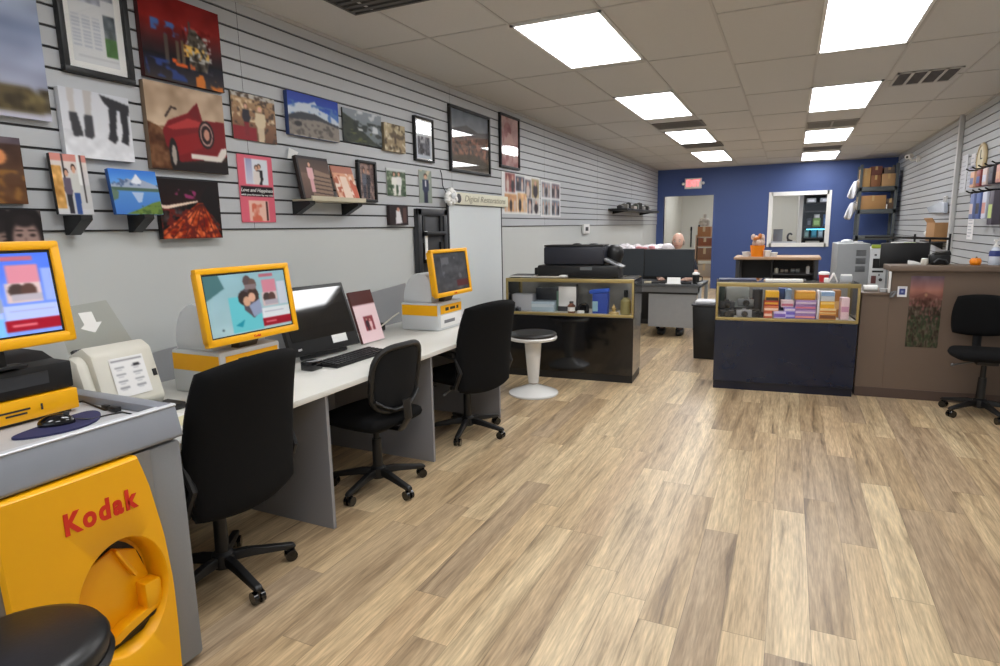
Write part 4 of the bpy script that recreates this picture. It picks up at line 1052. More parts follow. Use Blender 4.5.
task_chair('black high-backed office chair at the far end of the desk', -2.095, 3.82, PI - .25, .80, .455)
# visitor chair by the brown counter
def round_chair(label, x, y, rz, turn, seat_z=.485):
    t = thing('office_chair', label, 'chair', (x, y, 0), rz, 'black office chairs')
    star_base(t, R=.26, turn=turn, hub_top=.44)
    obj('mechanism', MB().box(-.10, .10, -.07, .07, seat_z - .075, seat_z - .03, bev=.01), M_black, t)
    obj('lever', MB().tube([(.02, -.05, seat_z - .06), (.06, -.20, seat_z - .085)], .006, 8).ball((.062, -.21, seat_z - .088), .013, n=10), M_steel, t)
    obj('seat', MB().pillow(.44, .47, .075, Matrix.Translation((.02, 0, seat_z)), rnd=.6), M_fabric, t, 60)
    Mb = Matrix.Translation((-.22, 0, seat_z + .27)) @ Matrix.Rotation(-math.radians(6), 4, 'Y') @ V_BACK
    obj('backrest', MB().pillow(.40, .33, .06, Mb, rnd=.42, bend=lambda a, d: .03 * a * a, taper=-.06), M_fabric, t, 60)
    obj('back_support', MB().tube([(-.07, 0, seat_z - .05), (-.2, 0, seat_z - .045), (-.265, 0, seat_z + .03), (-.26, 0, seat_z + .2)], .03, 10, flat=.4), M_black, t)
    obj('armrest', MB().tube([(.0, .2, seat_z - .03), (.0, .29, seat_z), (-.02, .30, seat_z + .2)], .016, 8).box(-.14, .10, .26, .33, seat_z + .19, seat_z + .22, bev=.012), M_black, t)
    return t
round_chair('black office chair with a rounded back, facing out beside the brown counter', 1.405, 5.70, -PI / 2, .30)
# ------------------------------------------------------------------ glass display cases (local: front at y=0, x along the front, going back along +y)
def display_case(label, x, y, rz, W, D, H, zg, body, toe):
    t = thing('display_case', label, 'display case', (x, y, 0), rz, 'glass-topped display cases')
    obj('cabinet', MB().box(0, W, 0, D, .075, zg - .03, bev=.004), body, t, 0)
    obj('plinth', MB().box(.004, W - .004, .012, D - .01, 0, .075), toe, t, 0)
    obj('shelf_deck', MB().box(.012, W - .012, .012, D - .03, zg - .03, zg - .004), mat('deck_pale', (206, 200, 186), .5), t, 0)
    e = .02
    b = MB(); b.box(0, W, -.004, .018, zg - .024, zg + .002, bev=.003); b.box(0, W, -.004, .018, H - .042, H - .006, bev=.003); b.box(0, e, -.004, .018, zg, H - .03, bev=.003); b.box(W - e, W, -.004, .018, zg, H - .03, bev=.003)
    b.box(0, .02, D - .02, D, zg, H - .01); b.box(W - .02, W, D - .02, D, zg, H - .01)
    obj('frame', b, M_gold, t)
    obj('side_panel', MB().box(-.004, .0, .018, D, zg - .03, H - .01), body, t, 0)
    obj('side_panel', MB().box(W, W + .004, .018, D, zg - .03, H - .01), body, t, 0)
    obj('back_panel', MB().box(.02, W - .02, D - .018, D - .008, zg - .004, H - .02), mat('case_back', (150, 148, 142), .5), t, 0)
    obj('front_glass', MB().box(e, W - e, .004, .008, zg + .004, H - .042), M_glass, t, 0)
    obj('top_glass', MB().box(.004, W - .004, 0, D, H - .006, H), M_glass, t, 0)
    return t

def put(root, x, y, z): return loc2w(root, x, y, z)
def item(root, name, label, cat, x, y, z, rz=0.0, group=None):
    return thing(name, label, cat, put(root, x, y, z), root.rotation_euler.z + rz, group)
def cm(rgb, rough=.5): return mat('c_%d_%d_%d' % rgb, rgb, rough, var=.04)
def carton(root, name, label, cat, x, y, z, w, d, h, rgb, band=None, rz=0.0, group=None):
    """small pack: body plus a printed band on its front when it has one"""
    t = item(root, name, label, cat, x, y, z, rz, group)
    obj('box', MB().box(-w / 2, w / 2, 0, d, 0, h, bev=min(.004, h / 8)), cm(rgb), t)
    if band:
        z0, z1, c = band
        obj('label', MB().box(-w / 2 + .004, w / 2 - .004, -.0012, .001, h * z0, h * z1), cm(c), t, 0)
    return t
def camera(root, label, x, y, z, body, w=.12, rz=0.0):
    t = item(root, 'film_camera', label, 'camera', x, y, z, rz, 'cameras in the display case')
    h = w * .62
    obj('body', MB().box(-w / 2, w / 2, 0, w * .4, 0, h * .8, bev=.006).prism([(-w * .16, h * .78), (w * .16, h * .78), (w * .1, h), (-w * .1, h)], 'y', .004, w * .34), body, t)
    obj('lens', MB().cyl((w * .02, 0, h * .4), (w * .02, -w * .26, h * .4), w * .22, w * .2).cyl((w * .02, -w * .26, h * .4), (w * .02, -w * .265, h * .4), w * .15), M_blackg, t)
    obj('dial', MB().cyl((w * .34, w * .2, h * .8), (w * .34, w * .2, h * .9), w * .08, n=14), M_chrome, t)
    return t

A = display_case('black display case with brass framed glass, behind the white stool', -2.585, 5.60, math.radians(3.6), 1.29, .46, 1.012, .665, M_blackg, M_black)
zA = .6625
carton(A, 'flat_package', 'pale grey flat package at the near end of the black display case', 'package', .14, .10, zA, .22, .13, .17, (186, 188, 194))
camera(A, 'small grey camera in front of the pale package in the black display case', .10, .05, zA, cm((90, 92, 98)), .075)
carton(A, 'paper_tray', 'pale blue tray of sleeves in the black display case', 'tray', .36, .09, zA, .24, .16, .10, (176, 196, 208), (.45, .75, (206, 218, 226)))
carton(A, 'storage_box', 'dark grey box behind the pale blue tray in the black display case', 'box', .36, .27, zA, .26, .12, .22, (54, 56, 62))
t = item(A, 'photo_mount', 'white and green folded photo mount leaning in the black display case', 'photo mount', .60, .16, zA)
obj('leaf', MB().box(-.09, .09, .0, .006, .05, .25), M_paper, t); obj('back_leaf', MB().box(-.12, .05, .03, .036, .0, .2), cm((120, 158, 140)), t); obj('stand', MB().box(-.1, .07, .0, .08, 0, .05), M_dgrey, t)
carton(A, 'divider_post', 'thin dark upright beside the folded photo mount in the black display case', 'post', .69, .2, zA, .02, .02, .27, (50, 48, 48))
t = item(A, 'small_bottle', 'brown bottle with a white label in the black display case', 'bottle', .67, .06, zA)
obj('bottle', MB().lathe([(0, 0), (.035, 0), (.037, .01), (.037, .075), (.02, .09), (.018, .10), (0, .10)], n=20), cm((110, 66, 44)), t); obj('label', MB().lathe([(.0376, .02), (.0376, .06)], n=20), M_paper, t); obj('cap', MB().lathe([(.02, .10), (.02, .115), (0, .115)], n=16), M_dgrey, t)
t = item(A, 'camera_lens', 'black camera lens standing in the black display case', 'lens', .785, .07, zA)
obj('barrel', MB().cyl((0, .05, .05), (0, -.01, .05), .05).box(-.05, .05, .0, .05, 0, .03), M_black, t); obj('glass', MB().cyl((0, -.0105, .05), (0, -.012, .05), .034), M_blackg, t)
t = item(A, 'blue_carton', 'tall bright blue carton with a tilted lid in the black display case', 'carton', .95, .08, zA)
obj('box', MB().box(-.075, .075, 0, .09, 0, .20, bev=.004), cm((50, 78, 170)), t); obj('lid', MB().box(-.085, .1, -.005, .095, .2, .235, bev=.006, M=Matrix.Rotation(-.1, 4, 'Y')), cm((60, 104, 216)), t); obj('label', MB().box(-.073, -.02, -.0015, .001, .02, .12), cm((150, 190, 206)), t)
t = item(A, 'spray_bottle', 'olive bottle with a black cap at the far end of the black display case', 'bottle', 1.20, .09, zA)
obj('bottle', MB().lathe([(0, 0), (.05, 0), (.052, .01), (.05, .13), (.02, .165), (.0, .165)], n=20), cm((150, 140, 90)), t); obj('cap', MB().lathe([(.02, .165), (.02, .235), (0, .235)], n=16), M_black, t)
t = item(A, 'desk_ornament', 'small tan ornament beside the blue carton in the black display case', 'ornament', 1.09, .07, zA)
obj('figure', MB().lathe([(0, 0), (.05, 0), (.045, .02), (.015, .03), (.022, .06), (.0, .10)], n=16), cm((186, 160, 104)), t)
carton(A, 'price_card', 'small white price card at the front of the black display case', 'card', .77, .035, zA, .07, .012, .03, (236, 236, 232))
# on top of the black case
zt = 1.0125
t = item(A, 'magazine', 'dark magazine lying on the near end of the black display case', 'magazine', .13, .16, zt, .05)
obj('cover', MB().box(-.10, .14, -.12, .12, 0, .018, bev=.002), M_dgrey, t); obj('pages', MB().box(-.098, .141, -.1205, .1205, .003, .015), M_paper, t, 0)
t = item(A, 'price_list', 'white laminated price list lying on the black display case', 'price list', .46, .12, zt, -.03)
obj('sheet', MB().box(-.20, .16, -.10, .10, 0, .008, bev=.002), cm((200, 192, 184)), t); obj('holder', MB().box(.10, .17, -.11, -.04, .008, .025, bev=.003), M_paper, t)
t = item(A, 'office_printer', 'large black office printer on top of the black display case', 'printer', .72, .10, zt, 0)
obj('base', MB().box(-.42, .40, .02, .28, 0, .115, bev=.012).box(-.46, -.20, .04, .30, .02, .09, bev=.008), M_black, t)
obj('body', MB().box(-.36, .25, .03, .33, .12, .30, bev=.02), mat('printer_navy', (34, 36, 46), .45), t)
obj('lid', MB().box(-.355, .245, .035, .325, .30, .315, bev=.006).ball((-.05, .18, .315), (.05, .04, .015), n=12).ball((.12, .18, .315), (.05, .04, .012), n=12), M_black, t)
obj('control_panel', MB().box(.02, .14, .018, .03, .07, .10), M_steel, t)
obj('paper_tray', MB().prism([(.24, .165), (.42, .085), (.425, .10), (.26, .185)], 'y', .05, .26, bev=.003), M_steel, t)
t = item(A, 'headphone_dome', 'round black dome shape beside the printer top', 'dome', 1.03, .385, zt)
obj('dome', MB().lathe([(0, .31), (.04, .305), (.075, .28), (.09, .24), (.09, .2), (.07, .15), (.05, .06), (.09, .0), (0, 0)], n=28), M_black, t, 60)

# ------------------------------------------------------------------ blue display case
Bc = display_case('navy blue display case full of film packs, in the middle of the floor', -.575, 5.80, math.radians(5.5), 1.148, .46, .99, .668, M_navy, mat('navy_dark', (12, 17, 38), .3))
zB = .6655
camera(Bc, 'black camera at the front corner of the blue display case', .10, .05, zB, M_black, .12)
camera(Bc, 'silver topped camera second in the front row of the blue display case', .245, .05, zB, cm((150, 150, 152), .3), .13)
camera(Bc, 'black camera third in the front row of the blue display case', .36, .06, zB, M_black, .10, .2)
camera(Bc, 'black camera in the second row of the blue display case', .10, .20, zB + .06, M_dgrey, .13)
camera(Bc, 'grey camera raised in the second row of the blue display case', .26, .20, zB + .08, cm((110, 112, 112), .4), .14)
carton(Bc, 'riser_block', 'dark riser under the back cameras in the blue display case', 'riser', .20, .17, zB, .36, .16, .058, (40, 40, 42))
carton(Bc, 'white_carton', 'white carton behind the cameras in the blue display case', 'carton', .19, .34, zB, .2, .08, .25, (206, 210, 204))
carton(Bc, 'display_board', 'dark green upright panel at the end of the blue display case', 'panel', .05, .30, zB, .05, .08, .26, (60, 80, 72))
carton(Bc, 'black_case', 'black upright camera case beside the film packs in the blue display case', 'case', .36, .22, zB, .08, .12, .24, (28, 28, 32))
G = 'film packs in the blue display case'
def pack(label, x, y, z, w, h, rgb, band=None, d=.10): return carton(Bc, 'film_pack', label, 'film pack', x, y, z, w, d, h, rgb, band, 0, G)
pack('orange film pack at the bottom beside the cameras', .445, .06, zB, .07, .055, (206, 96, 60), (.3, .7, (240, 200, 180)))
pack('red and cream film pack second up beside the cameras', .47, .08, zB + .0555, .12, .05, (214, 120, 72), (.2, .6, (244, 214, 190)))
pack('red film pack third up beside the cameras', .47, .09, zB + .106, .12, .045, (190, 60, 40), (.3, .7, (240, 176, 60)))
pack('yellow film pack with a dark band, top of the pile beside the cameras', .475, .10, zB + .1515, .11, .085, (240, 186, 40), (.0, .35, (60, 40, 30)))
pack('white and violet film pack low beside the orange one', .54, .05, zB, .10, .06, (206, 190, 226), (.2, .7, (128, 100, 190)))
pack('violet film pack lying below the light blue card', .62, .06, zB, .09, .05, (110, 96, 196), (.3, .7, (190, 180, 230)))
pack('lilac film pack on top of the violet one', .62, .07, zB + .0505, .09, .045, (142, 130, 208), (.3, .8, (226, 214, 236)))
pack('pink and white film pack below the light blue card', .60, .09, zB + .096, .10, .06, (226, 206, 214), (.2, .55, (206, 120, 140)))
pack('dark blue film pack behind the light blue card', .575, .24, zB, .07, .25, (52, 76, 128))
pack('light blue card pack standing in the middle of the case', .615, .2, zB, .05, .245, (160, 196, 232))
for k, n_ in enumerate(('bottom lilac film box of the wide pile of four', 'second lilac film box up in the wide pile of four', 'third lilac film box up in the wide pile of four', 'topmost lilac film box of the wide pile of four')):
    pack(n_, .745, .06, zB + .0415 * k, .165, .0405, ((150, 116, 176), (168, 136, 190), (158, 122, 178), (176, 146, 196))[k], (.25, .6, ((236, 150, 140), (226, 206, 226), (214, 120, 140), (220, 200, 224))[k]))
pack('golden film box on top of the pile of four lilac boxes', .74, .08, zB + .167, .16, .075, (222, 156, 44), (.2, .75, (236, 180, 70)))
pack('thin white card pack beside the pile of four lilac boxes', .845, .07, zB, .02, .25, (226, 226, 232))
pack('tan and orange film pack at the bottom under the yellow pack', .92, .05, zB, .13, .05, (206, 140, 60), (.2, .8, (120, 70, 40)))
pack('cream film pack second up under the yellow pack', .92, .06, zB + .0505, .13, .045, (236, 206, 150), (.3, .6, (206, 130, 50)))
pack('yellow film pack under the white and blue one', .915, .07, zB + .096, .11, .06, (240, 180, 44), (.6, .9, (250, 214, 120)))
pack('white and blue film pack on top of the yellow one', .915, .08, zB + .1565, .11, .085, (222, 230, 240), (.55, .95, (150, 186, 230)))
pack('amber pack behind the tall pink pack', 1.01, .22, zB, .06, .24, (176, 120, 60), (.3, .6, (220, 180, 120)))
pack('tall pink and white pack at the end of the blue display case', 1.055, .08, zB, .065, .19, (236, 206, 214), (.35, .6, (210, 150, 180)))
# on top of the blue case
zt = .9905
t = item(Bc, 'price_strip', 'long white price strip lying on the blue display case', 'price strip', .56, .06, zt)
obj('strip', MB().box(-.15, .15, -.01, .05, 0, .022, bev=.003), M_paper, t); obj('base', MB().box(-.16, .16, .05, .10, 0, .012), cm((196, 170, 140)), t)
t = item(Bc, 'lidded_cup', 'red cup with a white lid on the blue display case', 'cup', .885, .16, zt)
obj('cup', MB().lathe([(0, 0), (.034, 0), (.042, .06), (0, .06)], n=24), cm((190, 40, 50)), t); obj('lid', MB().lathe([(.045, .06), (.045, .078), (.03, .085), (0, .085)], n=24), M_paper, t)
t = item(Bc, 'table_tent', 'small white folded tent card on the blue display case', 'card', .96, .14, zt)
obj('card', MB().prism([(-.035, 0), (-.03, 0), (0, .062), (.03, 0), (.035, 0), (.003, .075), (-.003, .075)], 'y', 0, .06), M_paper, t, 0)
t = item(Bc, 'card_holder', 'grey card holder on the blue display case before the grey machine', 'holder', 1.06, .15, zt)
obj('tray', MB().box(-.045, .045, 0, .05, 0, .05, bev=.004), cm((176, 180, 184)), t); obj('cards', MB().box(-.04, .04, .005, .045, .05, .062), M_paper, t)
o = obj('small_cube', MB().box(-.018, .018, 0, .03, 0, .04, bev=.004), M_paper); o.location = put(Bc, .89, .03, zt); o.rotation_euler = (0, 0, .1); tag(o, 'little white cube at the front edge of the blue display case', 'box')
o = obj('dark_tray', MB().box(-.16, .16, -.08, .08, 0, .014, bev=.004), cm((50, 56, 84))); o.location = put(Bc, .18, .2, zt); o.rotation_euler = (0, 0, .1); tag(o, 'flat dark blue tray on the near end of the blue display case', 'tray')

# ------------------------------------------------------------------ brown counter
ang = math.radians(3.5)
t = thing('service_counter', 'brown service counter with a raised ledge, reaching the slatted wall', 'counter', (.585, 5.99, 0), ang)
W = 1.325
obj('low_cabinet', MB().box(0, .205, 0, .52, .07, .885, bev=.003), M_brown, t, 0)
obj('low_top', MB().box(-.004, .205, -.01, .53, .885, .908, bev=.004), M_brown, t)
obj('tall_cabinet', MB().box(.205, W, 0, .14, .07, 1.09, bev=.003), M_brown, t, 0)
obj('ledge', MB().box(.185, W, -.035, .26, 1.09, 1.136, bev=.006), M_brown, t)
obj('ledge_trim', MB().box(.184, .199, -.03, .0, .91, 1.088, bev=.003), M_white, t)
obj('desk_surface', MB().box(.205, W, .14, .75, .73, .76, bev=.004), M_brownd, t)
obj('plinth', MB().box(0, W, -.006, .5, 0, .085, bev=.003), M_brownd, t, 0)
Cn = t
# poster on the counter front
p = Pic(40, 76).grad((122, 106, 118), (176, 124, 112), 0, .2).grad((172, 122, 108), (120, 84, 78), .2, .34).rect(0, .33, 1, 1, (84, 74, 62)).noise(20, 5, 2, 0, 0, 1, .3).ell(.5, .26, .06, .03, (255, 226, 170), .6).poly([(0, .3), (.5, .22), (1, .3), (1, .42), (0, .42)], (122, 84, 74), .6)
p.noise(70, 22, 5, 0, .3, 1, 1).blot((140, 92, 92), 26, .62, 3, 0, .35, 1, .62).blot((62, 72, 52), 18, .5, 7, 0, .55, 1, 1).blot((94, 100, 76), 26, .62, 8, 0, .6, 1, 1)
t = thing('flower_poster', 'tall poster of a sunset flower meadow on the brown counter front', 'poster', loc2w(Cn, .46, -.001, .455), ang - PI / 2)
obj('backing', MB().box(0, .003, -.115, .115, 0, .595), M_brownd, t, 0); ink_mesh('print', p, -.115, .115, 0, .595, .0036, M_print, t)
p = Pic(20, 26, (238, 238, 240)).rect(.2, .22, .8, .78, (74, 84, 140)).rect(.38, .4, .62, .6, (150, 160, 200)).rect(.1, .06, .9, .12, (200, 200, 206))
t = thing('notice_card', 'small white and blue notice stuck on the brown counter front', 'notice', loc2w(Cn, .29, -.001, .875), ang - PI / 2)
obj('backing', MB().box(0, .003, -.034, .034, 0, .088), M_paper, t, 0); ink_mesh('print', p, -.034, .034, 0, .088, .0036, M_print, t)
t = thing('paper_roll', 'white till roll lying on the low end of the brown counter', 'paper roll', loc2w(Cn, .075, .10, .9085), ang)
obj('roll', MB().cyl((-.055, 0, .027), (.05, 0, .027), .027), M_paper, t); obj('core', MB().cyl((.0505, 0, .027), (.052, 0, .027), .012), M_card, t)
t = thing('clear_dish', 'small clear dish on the low end of the brown counter', 'dish', loc2w(Cn, .165, .05, .9085), ang)
obj('dish', MB().lathe([(0, .002), (.025, .002), (.034, .03), (.032, .03), (.022, .006), (0, .006)], n=20), M_ltgrey, t); obj('clip', MB().box(-.015, .015, -.01, .01, .007, .02, bev=.002), M_steel, t)
t = thing('wire_ornament', 'little grey tangled ornament on the edge of the counter step', 'ornament', loc2w(Cn, .225, -.02, .858), ang)
obj('coil', MB().tube([(.022 * math.cos(q) , -.004, .04 + .026 * math.sin(q * 1.3)) for q in (k * .5 for k in range(22))], .005, 6), M_steel, t)
# things on the ledge
zl = 1.1365
t = thing('sanitiser_bottle', 'clear pump bottle with a blue label on the brown counter ledge', 'bottle', loc2w(Cn, .93, .12, zl), ang)
obj('bottle', MB().lathe([(0, 0), (.036, 0), (.04, .01), (.04, .10), (.022, .135), (.014, .145), (0, .145)], n=24), cm((206, 214, 226), .2), t); obj('label', MB().lathe([(.0404, .07), (.0404, .105), (.034, .116)], n=24), cm((40, 56, 120)), t); obj('pump', MB().lathe([(.016, .145), (.016, .16), (.006, .165), (.006, .19), (.018, .193), (.018, .203), (0, .205)], n=16), M_white, t)
t = thing('toy_pumpkin', 'small orange pumpkin ornament on the brown counter ledge', 'ornament', loc2w(Cn, .80, .10, zl), ang)
b = MB()
for k in range(8):
    a = 2 * PI * k / 8; b.ball((.022 * math.cos(a), .022 * math.sin(a), .028), (.02, .02, .03), n=12)
obj('body', b, M_orange, t); obj('stem', MB().cyl((0, 0, .05), (.006, 0, .068), .006, n=8), cm((110, 90, 50)), t)
t = thing('tape_dispenser', 'white tape dispenser on the brown counter ledge by the black bag', 'dispenser', loc2w(Cn, .385, .12, zl), ang)
obj('body', MB().prism([(-.045, 0), (.05, 0), (.05, .012), (.0, .03), (-.045, .034)], 'y', 0, .03, bev=.004), M_white, t); obj('blade', MB().box(.045, .056, .0, .03, .01, .022), M_black, t)
t = thing('egg_cup', 'small white round pot on the brown counter ledge', 'pot', loc2w(Cn, .455, .12, zl), ang)
obj('pot', MB().lathe([(0, 0), (.02, 0), (.028, .02), (.024, .05), (0, .05)], n=20), cm((214, 208, 196)), t); obj('lid', MB().lathe([(.0, .056), (.014, .055), (.024, .0505), (0, .0505)], n=20), M_white, t)
t = thing('camera_bag', 'black bag with a strap on the brown counter ledge', 'bag', loc2w(Cn, .565, .10, zl), ang)
obj('bag', MB().box(-.075, .07, 0, .10, 0, .085, bev=.02).prism([(-.08, .08), (-.04, .085), (.06, .12), (.075, .085), (.06, .07), (-.06, .06)], 'y', .01, .09, bev=.01), M_black, t); obj('strap', MB().tube([(-.05, -.004, .02), (-.02, -.006, .05), (.03, -.006, .04), (.05, -.004, .01)], .008, 6), M_dgrey, t)
# screen and rail behind the ledge
t = thing('counter_monitor', 'black computer monitor seen from behind, on the brown counter', 'monitor', loc2w(Cn, .37, .42, .7605), ang)
obj('back_shell', MB().box(-.185, .185, 0, .02, .33, .55, bev=.008), M_black, t); obj('display', MB().box(-.175, .175, .0205, .024, .34, .54), M_blackg, t); obj('stand', MB().box(-.025, .025, .01, .04, .01, .36).box(-.10, .10, -.06, .10, 0, .012, bev=.004), M_black, t)
t = thing('black_rail', 'black metal rail with hanging rods behind the brown counter', 'rail', loc2w(Cn, .20, .72, .7605), ang)
obj('bar', MB().tube([(-.10, 0, .60), (.55, 0, .575), (.56, 0, .575)], .011, 8), M_black, t)
for x_, z0, z1 in ((.13, .36, .63), (.30, .36, .62), (.42, .42, .59), (.57, .0, .62)):
    obj('rod', MB().cyl((x_, 0, z0 if x_ != .30 else 0), (x_, 0, z1), .009, n=10), M_black, t)
t = thing('green_box', 'white and lime green box behind the black counter monitor', 'box', loc2w(Cn, .40, .62, .7605), ang)
obj('box', MB().box(-.09, .09, 0, .08, 0, .55, bev=.003), M_paper, t); obj('label', MB().box(.0, .088, -.0015, .001, .40, .547), cm((176, 200, 60)), t)
# ------------------------------------------------------------------ grey metal desk and the person behind it
t = thing('metal_desk', 'grey metal desk with a front panel, behind the display cases', 'desk', (-1.0, 8.20, 0))
obj('top', MB().box(-1.30, .0, 0, .75, .70, .735, bev=.005), mat('desk_top_dark', (76, 78, 80), .4), t)
obj('apron', MB().box(-1.28, -.02, .01, .03, .625, .70), M_steel, t, 0)
obj('front_panel', MB().box(-.68, -.055, .035, .05, .155, .60), mat('desk_panel_grey', (150, 152, 154), .4, .2), t, 0)
obj('dark_rail', MB().box(-1.26, -.03, .035, .06, .60, .625), M_black, t, 0)  # black rail between the apron and the front panel
for x, y in ((-.045, .01), (-1.28, .01), (-.045, .69), (-1.28, .69)):
    obj('leg', MB().box(x, x + .045, y, y + .045, 0, .70, bev=.003), mat('desk_leg_grey', (158, 160, 160), .4, .2), t)
def monitor(label, x, y, w, h, z0, rz=0.0, name='desk_monitor', z=.7355):
    t = thing(name, label, 'monitor', (x, y, z), rz)
    obj('back_shell', MB().box(-w / 2, w / 2, 0, .035, z0, z0 + h, bev=.006), M_black, t)
    obj('rear_panel', MB().box(-w / 2 + .01, w / 2 - .01, -.004, .002, z0 + .012, z0 + h - .01), mat('monitor_back', (38, 44, 50), .45), t, 0)
    obj('display', MB().box(-w / 2 + .012, w / 2 - .012, .035, .038, z0 + .02, z0 + h - .012), M_blackg, t, 0)
    obj('stand', MB().box(-.03, .03, .0, .03, .01, z0 + .1).box(-.13, .13, -.06, .12, 0, .012, bev=.004), M_black, t)
    return t
monitor('wide black monitor on the metal desk in front of the seated person', -1.455, 8.40, .66, .375, .075)
monitor('second black monitor on the metal desk behind the office printer', -2.03, 8.36, .50, .40, .06, .15)
t = thing('paper_notice', 'small white folded notices on the metal desk in front of the wide monitor', 'notice', (-1.36, 8.24, .7355))
obj('tent', MB().prism([(-.0, 0), (.06, 0), (.03, .085)], 'x', -.085, .085), M_paper, t, 0); obj('sheet', MB().box(-.1, .1, -.03, -.004, 0, .012), M_paper, t, 0)
t = thing('travel_mug', 'black travel mug with a white lid on the metal desk', 'mug', (-1.09, 8.34, .7355))
obj('mug', MB().lathe([(0, 0), (.04, 0), (.046, .12), (0, .12)], n=24), M_black, t); obj('lid', MB().lathe([(.048, .12), (.046, .14), (.03, .15), (0, .15)], n=24), M_white, t); obj('handle', MB().tube([(.04, 0, .1), (.08, 0, .09), (.08, 0, .04), (.042, 0, .03)], .007, 8), M_black, t)
t = thing('note_dish', 'shallow white dish beside the travel mug on the metal desk', 'dish', (-1.03, 8.30, .7355))
obj('dish', MB().lathe([(0, 0), (.03, 0), (.042, .02), (.039, .02), (.028, .005), (0, .005)], n=20), M_white, t); obj('cards', MB().box(-.02, .02, -.015, .015, .006, .022), M_ltgrey, t)
for k, (x, l) in enumerate(((-1.70, 'cream note pad stack on the metal desk beside the display case'), (-1.60, 'thin dark pen tray on the metal desk beside the note pads'))):
    o = obj(('note_pad', 'pen_tray')[k], MB().box(-.045, .045, -.03, .03, 0, (.03, .018)[k], bev=.003), (cm((196, 186, 160)), M_ink)[k]); o.location = (x, 8.27, .7355); tag(o, l, ('note pad', 'tray')[k])
t = thing('desk_keyboard', 'black keyboard on the metal desk beside the wide monitor', 'keyboard', (-1.20, 8.25, .7355))
obj('case', MB().box(-.07, .07, -.02, .03, 0, .02, bev=.004), M_black, t); obj('keys', MB().box(-.064, .064, -.015, .025, .02, .026), M_dgrey, t)
# crumpled white bags heaped behind the monitors
t = thing('plastic_bag', 'crumpled white and pink plastic bag heaped behind the second monitor', 'bag', (-2.05, 9.6, 0))
rr = random.Random(8); b = MB()
for k in range(26): b.ball((rr.uniform(-.40, .50), rr.uniform(-.12, .12), 1.131 + rr.uniform(0, .06) * (1 - abs(k - 13) / 18)), (rr.uniform(.06, .12), .07, rr.uniform(.04, .08)), n=8)
bg = obj('bag', b, mat('bag_white', (236, 230, 234), .6, var=.06, scale=9), t, 25)
b = MB()
for k in range(6): b.ball((-.05 + .07 * k * rr.random(), -.16, 1.16 + .03 * rr.random()), (.05, .03, .02), n=8)
obj('print', b, cm((216, 150, 156)), t)
t = thing('storage_cabinet', 'dark cabinet under the crumpled white bag', 'cabinet', (-2.05, 9.6, 0))
obj('body', MB().box(-.55, .62, -.2, .25, .0, 1.05, bev=.004), M_dgrey, t, 0); obj('door', MB().box(-.53, .03, -.215, -.2, .08, 1.03), M_black, t, 0); obj('door', MB().box(.04, .60, -.215, -.2, .08, 1.03), M_black, t, 0)

